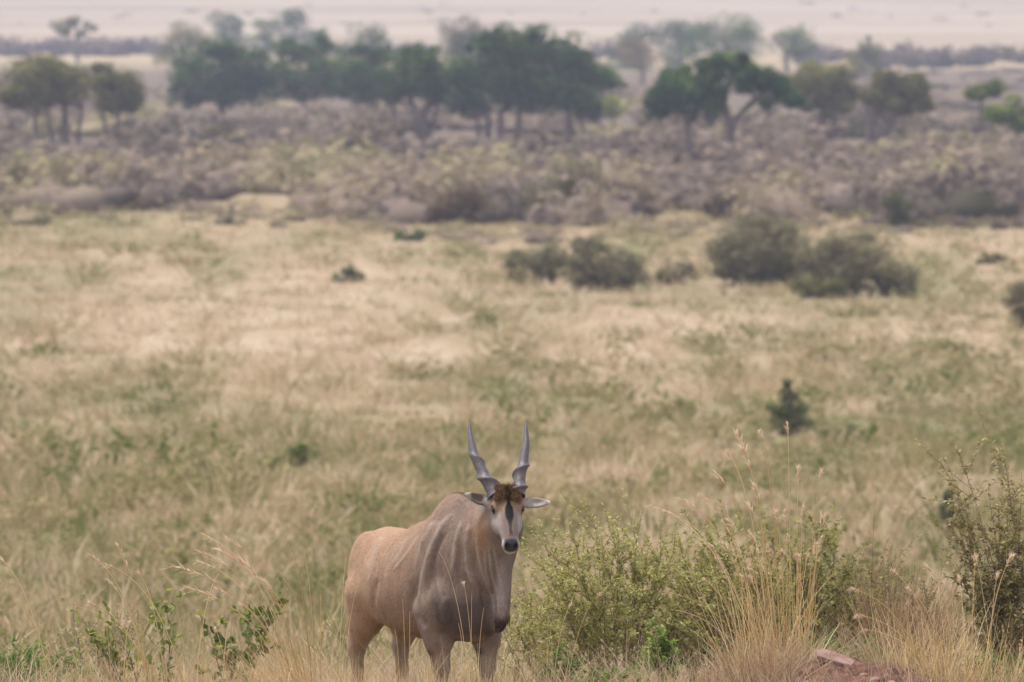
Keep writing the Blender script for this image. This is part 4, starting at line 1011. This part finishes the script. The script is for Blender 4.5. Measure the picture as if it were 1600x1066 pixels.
def clump(name, label, px, d, stems, blades, group='flowering grass clumps', bl=(.3, .8), lean=(0, 0), rad=.22, btint=.3, bmat=None, sr=.0046):
    """stems: (foot column, tip column, tip row, droop px, plume share, plume width)"""
    reseed(label); root, x0, z0 = fore_root(name, label, 'grass', px, d, group)
    for (fx, tx, ty, dr, pl, pw) in stems:
        dd = RNG.uniform(-.16, .16)
        foot = (at(fx, d) - x0, dd, Hs(at(fx, d), d + dd) - z0 - .03)
        tip = (at(tx, d) - x0, dd + RNG.uniform(-.12, .12), z_of_row(ty, d) - z0)
        grass_stem(root, foot, tip, (dr / 214., 0, 0), r=sr, plume=pl, pw=pw)
    n = blades; a = RNG.uniform(0, 6.283, n); rr = rad * np.sqrt(RNG.random(n))
    P = np.stack([np.cos(a) * rr, np.sin(a) * rr * .8, np.zeros(n)], 1)
    P[:, 2] = H(P[:, 0] + x0, P[:, 1] + d) - z0 - .03
    L = RNG.uniform(*bl, n) * np.where(RNG.random(n) < .3, 1.25, 1)
    D = np.array([lean[0], lean[1], 1.]) + RNG.normal(0, .17, (n, 3)) * np.array([1, 1, 0]) + np.stack([np.cos(a), np.sin(a), 0 * a], 1) * .12
    B = (RNG.normal(0, .16, (n, 3)) + np.array([lean[0] * .5, 0, -.10])) * L[:, None]
    A = Acc(); A.blades(P, D, B, L, RNG.uniform(.003, .0062, n), np.clip(RNG.normal(btint, .26, n), 0, 1), 5, .15)
    b = link('blades', A.mesh('blades', bmat or STEM), root); b['kind'] = 'stuff'
    return root

clump('tall_grass_clump', 'tallest grass clump, with thin golden seed stems rising right of the antelope', 1200, 82.0, [
    (1236, 1231, 662, 30, .12, .8), (1222, 1188, 676, 28, .12, .8), (1212, 1152, 680, 26, .22, 1.35), (1208, 1160, 700, 22, .2, 1.2), (1205, 1136, 705, 20, .10, .7),
    (1245, 1247, 730, 2, .14, .9), (1262, 1284, 735, 12, .10, .8), (1268, 1287, 812, 8, .12, 1.2), (1200, 1122, 745, 24, .14, 1.3), (1198, 1094, 772, 26, .14, .9),
    (1195, 1060, 778, 40, .22, 1.2), (1190, 1040, 800, 46, .12, .9), (1192, 1016, 790, 36, .06, .7), (1215, 1180, 760, 14, .18, 1.2), (1220, 1170, 790, 14, .16, 1.1),
    (1228, 1213, 800, 8, .14, .9), (1205, 1140, 815, 16, .12, 1.), (1240, 1262, 870, -14, .08, .8), (1252, 1246, 872, 4, .08, .8), (1186, 1032, 925, 60, .0, 1), (1176, 1048, 955, 56, .0, 1),
    (1230, 1205, 860, 4, .1, .9), (1210, 1175, 840, 10, .14, 1.), (1185, 1130, 850, 12, .14, 1.)] + [(1165 + 95 * u, 1110 + 165 * u + RNG.normal(0, 14), RNG.uniform(790, 930), RNG.uniform(-6, 18), RNG.choice([0, .1, .16]), RNG.uniform(.7, 1.1)) for u in np.random.default_rng(5).random(20)], 230, bl=(.35, 1.05), lean=(-.10, 0), rad=.34, sr=.0038)
clump('plume_grass_clump', 'grass clump with pale drooping plumes leaning over, left of the antelope', 470, 82.2, [
    (470, 318, 838, 30, .16, 1.0), (478, 352, 842, 28, .16, 1.0), (472, 308, 862, 40, .24, 1.5), (480, 268, 886, 60, .30, 1.9), (468, 310, 876, 46, .16, 1.2), (470, 288, 920, 46, .22, 1.6),
    (476, 336, 858, 36, .2, 1.3), (482, 395, 900, 20, .2, 1.2), (474, 368, 872, 24, .22, 1.5), (488, 410, 905, 16, .2, 1.), (462, 336, 924, 30, .1, .9), (490, 452, 862, 4, 0, 1), (494, 474, 868, 4, 0, 1),
    (460, 376, 944, 20, .08, .8), (498, 440, 905, 16, .0, 1), (500, 500, 930, 6, .0, 1)], 480, bl=(.28, .74), lean=(-.38, 0), rad=.30)
clump('thin_grass_clump', 'few thin arching grass stems right of the first leafy shrub', 262, 81.6, [
    (240, 138, 872, 22, .2, .9), (238, 166, 904, 14, .18, .8), (236, 182, 852, 4, .22, .9), (300, 167, 884, 60, .06, .8), (262, 216, 893, 26, .10, .9), (300, 340, 900, -30, .0, 1), (250, 138, 942, 30, .08, .8), (265, 118, 952, 46, .0, 1)],
    260, bl=(.2, .6), lean=(-.15, 0), rad=.42)
clump('thin_grass_clump', 'long thin grass stems leaning in at the left edge', 88, 81.2, [
    (86, -8, 868, 16, .18, .9), (90, -6, 905, 20, .12, .8), (96, 60, 965, 8, .0, 1), (84, 66, 1005, 6, .0, 1)], 140, bl=(.15, .5), rad=.4)
clump('straw_grass_clump', 'stiff orange straw clump between the earth bank and the right bush', 1490, 81.6, [
    (1470, 1395, 895, 24, .1, .9), (1480, 1420, 920, 20, .1, .9), (1505, 1450, 888, 20, .12, .9), (1520, 1526, 872, 4, .14, 1.), (1512, 1500, 905, 6, .1, .9), (1535, 1582, 868, -10, .16, 1.), (1545, 1560, 900, -4, .1, .9),
    (1450, 1330, 920, 40, .1, .8), (1458, 1340, 960, 44, .08, .8), (1465, 1352, 985, 44, .05, .8), (1490, 1480, 940, 4, 0, 1)], 420, bl=(.25, .72), rad=.55, btint=.25)
clump('straw_grass_clump', 'short golden straw clump between the antelope and the green herbs', 842, 82.6, [
    (850, 872, 932, -6, .0, 1), (860, 892, 945, -8, .08, .7), (880, 936, 930, -10, .06, .7), (835, 818, 925, 10, .1, .9), (845, 834, 940, 4, .0, 1), (820, 806, 945, 8, .06, .8)], 150, bl=(.2, .55), rad=.4, btint=.25, sr=.0036)
clump('straw_grass_clump', 'wisps of dry straw crossing the chest and foreleg of the antelope', 735, 81.4, [
    (738, 686, 862, 8, .0, 1), (742, 724, 912, 4, .05, .6), (736, 737, 928, 0, .0, .7), (744, 756, 950, -2, .0, 1), (730, 716, 975, 2, .0, 1)], 50, bl=(.15, .42), rad=.3, btint=.2, sr=.003)
clump('straw_grass_clump', 'wisps of dry straw standing before the belly of the antelope', 632, 81.5, [
    (634, 628, 940, 0, .0, 1), (640, 640, 955, -2, .0, .7), (626, 616, 985, 4, .0, 1)], 60, bl=(.15, .42), rad=.35, btint=.2, sr=.003)
clump('straw_grass_clump', 'dry straw tuft at the hind feet of the antelope', 535, 81.8, [
    (528, 540, 872, -2, .0, 1), (534, 556, 925, -4, .0, 1), (522, 545, 965, -4, .0, 1)], 170, bl=(.18, .5), rad=.36, btint=.3, sr=.003)
clump('straw_grass_clump', 'thick dry straw tuft around the forefeet of the antelope', 722, 82.0, [], 380, bl=(.2, .5), rad=.5, btint=.3)
clump('straw_grass_clump', 'thick dry straw tuft between the hind and forefeet of the antelope', 610, 82.0, [], 300, bl=(.2, .48), rad=.42, btint=.35)
clump('straw_grass_clump', 'straw and green tuft in front of the arching leafy twig', 170, 81.4, [(150, 120, 985, 10, .1, .8), (176, 160, 960, 8, .0, 1), (190, 200, 975, -4, .1, .8), (205, 232, 968, -6, .0, 1)], 320, bl=(.18, .52), rad=.55, btint=.45)
clump('straw_grass_clump', 'straw tuft between the plume clump and the slender leafy shrub', 340, 81.6, [(330, 310, 965, 6, .1, .8), (345, 356, 975, -4, .0, 1), (360, 335, 985, 8, .08, .8)], 300, bl=(.18, .5), rad=.5, btint=.35)
clump('orange_grass_clump', 'dense low orange-brown tussock under the tallest grass clump', 1165, 81.0, [], 520, bl=(.18, .42), rad=.34, btint=.35, bmat=BROWNST)
clump('brown_grass_tussock', 'blurred big brown grass tussock behind the earth bank', 1395, 86.5, [], 800, bl=(.75, 1.25), rad=.40, lean=(.14, 0), btint=.5, bmat=BROWNST)

# ------------------------------------------------------------------ shrubs
def shrub(name, label, px, d, h, spread, nstem, mat, leaf, leaves_per, group=None, twig=TWIG, upright=1.0, leaf_asp=.5, tint0=.5, subs=5, bare=.35, lean=(0, 0), r0=.006, as_parts=False, cat='shrub', stemrows=None):
    reseed(label); root, x0, z0 = fore_root(name, label, cat, px, d, group)
    T = Acc(); LP = []; LD = []; LN = []
    for k in range(nstem):
        if stemrows:
            tipx, tipy = stemrows[k]
            tip = np.array([at(tipx, d) - x0, RNG.uniform(-.15, .15), z_of_row(tipy, d) - z0]); b = np.array([RNG.normal(0, .03), RNG.normal(0, .03), -.05])
        else:
            a = k * 2.39996 + RNG.normal(0, .25); q = math.sqrt((k + RNG.random()) / nstem) * spread
            hh = h * RNG.uniform(.74, 1.05) * (1 - .42 * (q / spread) ** 2)
            tip = np.array([math.cos(a) * q + lean[0] * hh, math.sin(a) * q * .8 + lean[1] * hh, hh]); b = np.array([math.cos(a) * q * .15, math.sin(a) * q * .15, -.05])
        n = 9; t = np.linspace(0, 1, n)[:, None]
        mid = b + (tip - b) * np.array([.45, .45, .62 * upright]) + RNG.normal(0, .05, 3)
        pts = (1 - t) ** 2 * b + 2 * t * (1 - t) * mid + t * t * tip + RNG.normal(0, .006, (n, 3))
        T.tube(pts, np.linspace(r0, r0 * .3, n), 5)
        tw = [(pts, bare, leaves_per)]
        for _ in range(subs):
            u = RNG.uniform(.3, .92); i = u * (n - 1); p = pts[int(i)] + (pts[min(int(i) + 1, n - 1)] - pts[int(i)]) * (i % 1)
            T0 = norm(tip - b); dv = norm(T0 * .55 + rand_dirs(1)[0] * .85 + np.array([0, 0, .15])); Ls = np.linalg.norm(tip - b) * RNG.uniform(.12, .30)
            sp_ = p + dv * np.linspace(0, 1, 5)[:, None] * Ls + np.array([0, 0, .10]) * (np.linspace(0, 1, 5)[:, None] ** 2) * Ls
            T.tube(sp_, np.linspace(r0 * .45, r0 * .18, 5), 4); tw.append((sp_, .12, int(leaves_per * .5)))
        for P_, b0, m in tw:
            u = np.sort(RNG.uniform(b0, 1.0, m)); ii = np.linspace(0, 1, len(P_))
            P = np.stack([np.interp(u, ii, P_[:, j]) for j in range(3)], 1)
            Td = norm(P_[-1] - P_[0]); D = norm(rand_dirs(m) + Td * .55 + np.array([0, 0, .15]))
            LP.append(P); LD.append(D); LN.append(norm(np.array([0, -.2, 1.]) + rand_dirs(m) * .8))
    link('branches', T.mesh('branches', twig, True), root)
    P = np.concatenate(LP); D = np.concatenate(LD); Nn = np.concatenate(LN); m = len(P)
    tint = np.clip(RNG.normal(tint0, .2, m) + .10 * (P[:, 2] / max(h, .1) - .5), 0, 1)
    sz = leaf * RNG.uniform(.6, 1.25, m)
    if not as_parts:
        A = Acc(); A.leaves(P, Nn, D, sz, sz * leaf_asp, tint)
        link('foliage', A.mesh('foliage', mat), root)
    else:
        forms = []
        for tt in (.1, .3, .45, .6, .75, .95):
            A = Acc(); L_ = np.linspace(0, 1, 6); wv = np.array([.03, .30, .42, .40, .26, .0]); v = []
            for q, w in zip(L_, wv): v += [(q, -w, .10 * w + .10 * q * q), (q, 0, .10 * q * q - .02), (q, w, .10 * w + .10 * q * q)]
            f = [(3 * k + j, 3 * k + 3 + j, 3 * k + 4 + j, 3 * k + 1 + j) for k in range(5) for j in range(2)]
            A.add(v, f, tt); forms.append(A.mesh('leaf', mat, True))
        for k in range(m):
            Dn = Vector(D[k]); N_ = Vector(Nn[k]); N_ = (N_ - Dn * N_.dot(Dn)).normalized(); S = N_.cross(Dn)
            o = link('leaf', forms[min(5, int(tint[k] * 6))], root)
            o.matrix_local = Matrix.Translation(P[k]) @ Matrix((Dn, S, N_)).transposed().to_4x4() @ Matrix.Diagonal((sz[k], sz[k] * leaf_asp * 2, sz[k], 1))
    return root

SG = 'shrubs on the near crest'
shrub('fine_leaf_shrub', 'low dry olive shrub between the brown tussock and the right-edge bush', 1440, 87.0, .95, .6, 22, OLLEAF, .034, 50, SG, leaf_asp=.42, subs=6, bare=.25, tint0=.5)
shrub('broad_leaf_shrub', 'sparse leafy shrub with one long arching twig, lowest left of the plumes', 225, 82.2, .6, .4, 6, LEAFG, .056, 14, SG, as_parts=True, leaf_asp=.44, subs=2, bare=.25, r0=.0045, tint0=.6,
      stemrows=[(88, 940), (140, 985), (168, 1000), (120, 965), (190, 990), (160, 940)])
shrub('broad_leaf_shrub', 'slender upright leafy shrub between the arching twig and the plumes', 252, 82.5, .75, .2, 5, LEAFG, .054, 14, SG, as_parts=True, leaf_asp=.46, subs=2, bare=.2, r0=.0045, tint0=.62,
      stemrows=[(252, 902), (262, 935), (240, 950), (268, 990), (232, 920)])
shrub('broad_leaf_shrub', 'dark leafy bramble tangled under the drooping plumes', 372, 82.8, .75, .45, 9, LEAFG, .056, 17, SG, as_parts=True, leaf_asp=.48, subs=3, bare=.2, r0=.005, tint0=.45,
      stemrows=[(440, 908), (455, 925), (410, 940), (390, 960), (330, 985), (310, 960), (360, 985), (425, 965), (345, 1005)])
shrub('fine_leaf_shrub', 'wide fine-leaved green shrub with bare purple twigs just right of the antelope', 962, 86.0, 1.50, .86, 46, FINE, .038, 84, SG, leaf_asp=.36, subs=9, bare=.42, tint0=.55)
shrub('fine_leaf_shrub', 'fine-leaved green shrub behind the foot of the tallest grass', 1130, 86.5, 1.40, .66, 36, FINE, .040, 84, SG, leaf_asp=.40, subs=8, bare=.3, tint0=.42)
shrub('fine_leaf_shrub', 'dark green shrub behind the right side of the tallest grass', 1255, 87.5, 1.46, .66, 32, FINE, .040, 84, SG, leaf_asp=.45, subs=8, bare=.3, tint0=.30)
shrub('fine_leaf_shrub', 'loose olive shrub above the brown tussock', 1362, 88.0, 1.42, .5, 22, OLLEAF, .034, 60, SG, leaf_asp=.45, subs=6, bare=.4, tint0=.45)
shrub('fine_leaf_shrub', 'small fine-leaved shrub hugging the dewlap side of the antelope', 850, 86.8, .95, .4, 18, FINE, .034, 60, SG, leaf_asp=.4, subs=6, bare=.25, tint0=.55)
shrub('olive_bush', 'tall olive-leaved bush with long bare branches filling the right edge', 1588, 83.0, 1.75, .62, 30, OLLEAF, .046, 62, SG, leaf_asp=.42, subs=7, bare=.3, tint0=.5, r0=.0055,
      stemrows=[(1478, 718), (1490, 756), (1502, 720), (1563, 695), (1578, 730), (1600, 740), (1545, 765), (1525, 790), (1500, 800), (1560, 790), (1590, 800), (1620, 760), (1510, 850), (1535, 840), (1570, 850),
                (1600, 850), (1500, 900), (1530, 900), (1560, 900), (1590, 910), (1525, 940), (1550, 950), (1580, 950), (1610, 900), (1630, 830), (1640, 760), (1488, 830), (1496, 880), (1484, 780), (1505, 940)])
shrub('fine_leaf_shrub', 'bright green fine-leaved bush in the bottom left corner', 40, 84.5, .52, .55, 30, BRIGHT, .032, 60, SG, leaf_asp=.42, subs=7, bare=.2, tint0=.42)
shrub('fine_leaf_shrub', 'thin brownish-green shrub behind the arching twig on the left', 165, 86.0, .86, .5, 16, OLLEAF, .03, 40, SG, leaf_asp=.42, subs=6, bare=.3, tint0=.6)
shrub('green_herb', 'bright pale green round-headed herb before the wide fine-leaved shrub', 1036, 83.6, .62, .13, 12, BRIGHT, .034, 70, 'green herbs on the crest', leaf_asp=.6, subs=5, bare=.55, tint0=.72, r0=.006, cat='herb')
shrub('green_herb', 'low green herb patch at the bottom, centre right', 950, 82.6, .34, .34, 26, BRIGHT, .03, 46, 'green herbs on the crest', leaf_asp=.55, subs=5, bare=.2, tint0=.42, r0=.006, cat='herb')
shrub('green_herb', 'dark green herb patch among straw beside the antelope foreleg', 880, 84.0, .48, .26, 18, BRIGHT, .03, 50, 'green herbs on the crest', leaf_asp=.55, subs=5, bare=.2, tint0=.18, r0=.006, cat='herb')
shrub('green_herb', 'small pale upright herb left of the bright round-headed one', 1005, 84.0, .66, .08, 5, BRIGHT, .03, 40, 'green herbs on the crest', leaf_asp=.5, subs=3, bare=.3, tint0=.62, r0=.005, cat='herb')
shrub('green_herb', 'fresh green herbs behind the earth bank', 1300, 84.6, .60, .5, 30, BRIGHT, .03, 50, 'green herbs on the crest', leaf_asp=.5, subs=5, bare=.2, tint0=.3, r0=.006, cat='herb')
shrub('green_herb', 'green undergrowth at the foot of the right-edge bush', 1575, 82.2, .40, .4, 26, BRIGHT, .03, 50, 'green herbs on the crest', leaf_asp=.45, subs=5, bare=.15, tint0=.22, r0=.006, cat='herb')
shrub('thistle', 'thin dark green thistle stalk left of the orange tussock', 1088, 81.4, .42, .02, 3, BRIGHT, .026, 60, None, leaf_asp=.2, subs=1, bare=.1, tint0=.05, r0=.006, cat='thistle')

# ------------------------------------------------------------------ the bank of red earth with its stones
m_soil, n, l = new_mat('red_soil'); out = n.new('ShaderNodeOutputMaterial'); p = n.new('ShaderNodeBsdfPrincipled'); p.inputs['Roughness'].default_value = .95
geo = n.new('ShaderNodeNewGeometry'); no = n.new('ShaderNodeTexNoise'); no.inputs['Scale'].default_value = 14; no.inputs['Detail'].default_value = 8; no.inputs['Roughness'].default_value = .7
r = ramp(m_soil.node_tree, [(.3, srgb(66, 44, 38)), (.55, srgb(112, 78, 64)), (.75, srgb(150, 114, 96))]); bp = n.new('ShaderNodeBump'); bp.inputs['Distance'].default_value = .03; bp.inputs['Strength'].default_value = .8
l.new(geo.outputs['Position'], no.inputs['Vector']); l.new(no.outputs['Fac'], r.inputs[0]); l.new(r.outputs[0], p.inputs['Base Color']); l.new(no.outputs['Fac'], bp.inputs['Height']); l.new(bp.outputs[0], p.inputs['Normal']); l.new(p.outputs[0], out.inputs['Surface'])
bx = np.linspace(-1.15, 1.15, 150); by = np.linspace(-1.1, .9, 110); BX, BY = np.meshgrid(bx, by, indexing='ij')
mx0, my0 = at(1330, 81.2), 81.2
edge = np.clip(1 - np.hypot(BX / 1.15, BY / 1.0), 0, 1)
BZ = H(BX + mx0, BY + my0) + .05 * np.sqrt(edge) * 1.6 - .03 + np.sqrt(edge) * ((fbm(BX * 7 + 4, BY * 7, 4) - .5) * .20 + (fbm(BX * 22, BY * 22, 2) - .5) * .09)
idx = np.arange(BX.size).reshape(BX.shape); bf = np.stack([idx[:-1, :-1], idx[1:, :-1], idx[1:, 1:], idx[:-1, 1:]], -1).reshape(-1, 4)
bank = link('earth_bank', mesh_np('earth_bank', np.stack([BX + mx0, BY + my0, BZ], -1).reshape(-1, 3), [bf], m_soil, True))
tag(bank, 'bare bank of crumbly red earth at the bottom right', 'earth', kind='structure')
def bank_z(x, y):
    i = int(np.clip(np.searchsorted(bx, x - mx0), 0, len(bx) - 1)); j = int(np.clip(np.searchsorted(by, y - my0), 0, len(by) - 1)); return float(BZ[i, j])
def stone(name, label, px, row_d, size, mat, seed, tilt=(0, 0, 0), group=None, lift=.3):
    rg = np.random.default_rng(seed); v, f = ball((0, 0, 0), 1.0, 16, 11)
    for _ in range(9):                                     # chip flat faces off a ball
        nrm = norm(rg.normal(size=3)); k = rg.uniform(.55, .85); dd = v @ nrm; v = v - np.outer(np.maximum(dd - k, 0), nrm)
    v = v * (1 + .06 * rg.normal(size=(len(v), 1))) * np.array(size)
    me = mesh_np(name, v, [f], mat, False); o = link(name, me)
    x = at(px, row_d); o.location = (x, row_d, bank_z(x, row_d) + size[2] * lift); o.rotation_euler = tilt
    return tag(o, label, 'stone', group)
m_slab = bark_mat('pale_pink_stone', srgb(118, 92, 84), srgb(148, 118, 106), 9)
m_stone = bark_mat('red_stone', srgb(132, 84, 70), srgb(178, 126, 106), 9)
# the slab: a flat wedge of stone lying on the bank
A = Acc(); o_ = np.array([(-.17, .05), (-.14, -.05), (.02, -.075), (.15, -.085), (.19, -.05), (.10, .03), (-.03, .075), (-.13, .085)])
top = np.concatenate([o_, np.full((8, 1), .012)], 1); bot = np.concatenate([o_ * 1.06, np.full((8, 1), -.014)], 1); ins = np.concatenate([o_ * .93, np.full((8, 1), .017)], 1)
A.add(np.concatenate([bot, top, ins]), [(k, (k + 1) % 8, 8 + (k + 1) % 8, 8 + k) for k in range(8)] + [(8 + k, 8 + (k + 1) % 8, 16 + (k + 1) % 8, 16 + k) for k in range(8)], .5)
A.add(ins, [(0, 1, 2, 7), (7, 2, 3, 6), (6, 3, 4, 5)], .5)
sl = link('stone_slab', A.mesh('stone_slab', m_slab)); sx = at(1310, 81.5); sl.location = (sx, 81.5, bank_z(sx, 81.5) + .05); sl.rotation_euler = (math.radians(20), math.radians(13), math.radians(-10))
tag(sl, 'flat pale pink stone slab tilted on the red earth bank', 'stone')
stone('stone', 'small orange-red stone lying just behind the pale slab', 1321, 81.75, (.035, .03, .022), m_stone, 3, lift=.8)
for k, (px, d_, sz, lab) in enumerate([(1352, 81.05, .038, 'red stone below the right tip of the pale slab'), (1368, 80.95, .046, 'pinkish stone, largest of the rubble right of the slab'), (1395, 81.1, .034, 'small red stone at the right end of the rubble'),
                                       (1338, 80.9, .030, 'small dark red stone under the middle of the slab'), (1290, 80.9, .040, 'red clod below the left end of the slab'), (1262, 81.0, .032, 'small red clod half hidden in straw, left of the slab'),
                                       (1380, 80.75, .030, 'small red stone lowest in the rubble right of the slab'), (1410, 80.85, .026, 'smallest red stone nearest the orange straw clump'), (1315, 80.75, .026, 'small reddish clod at the bottom edge below the slab')]):
    stone('stone', lab, px, d_, (sz, sz * .8, sz * .62), m_slab if k == 1 else m_stone, 20 + k, group='stones on the earth bank')
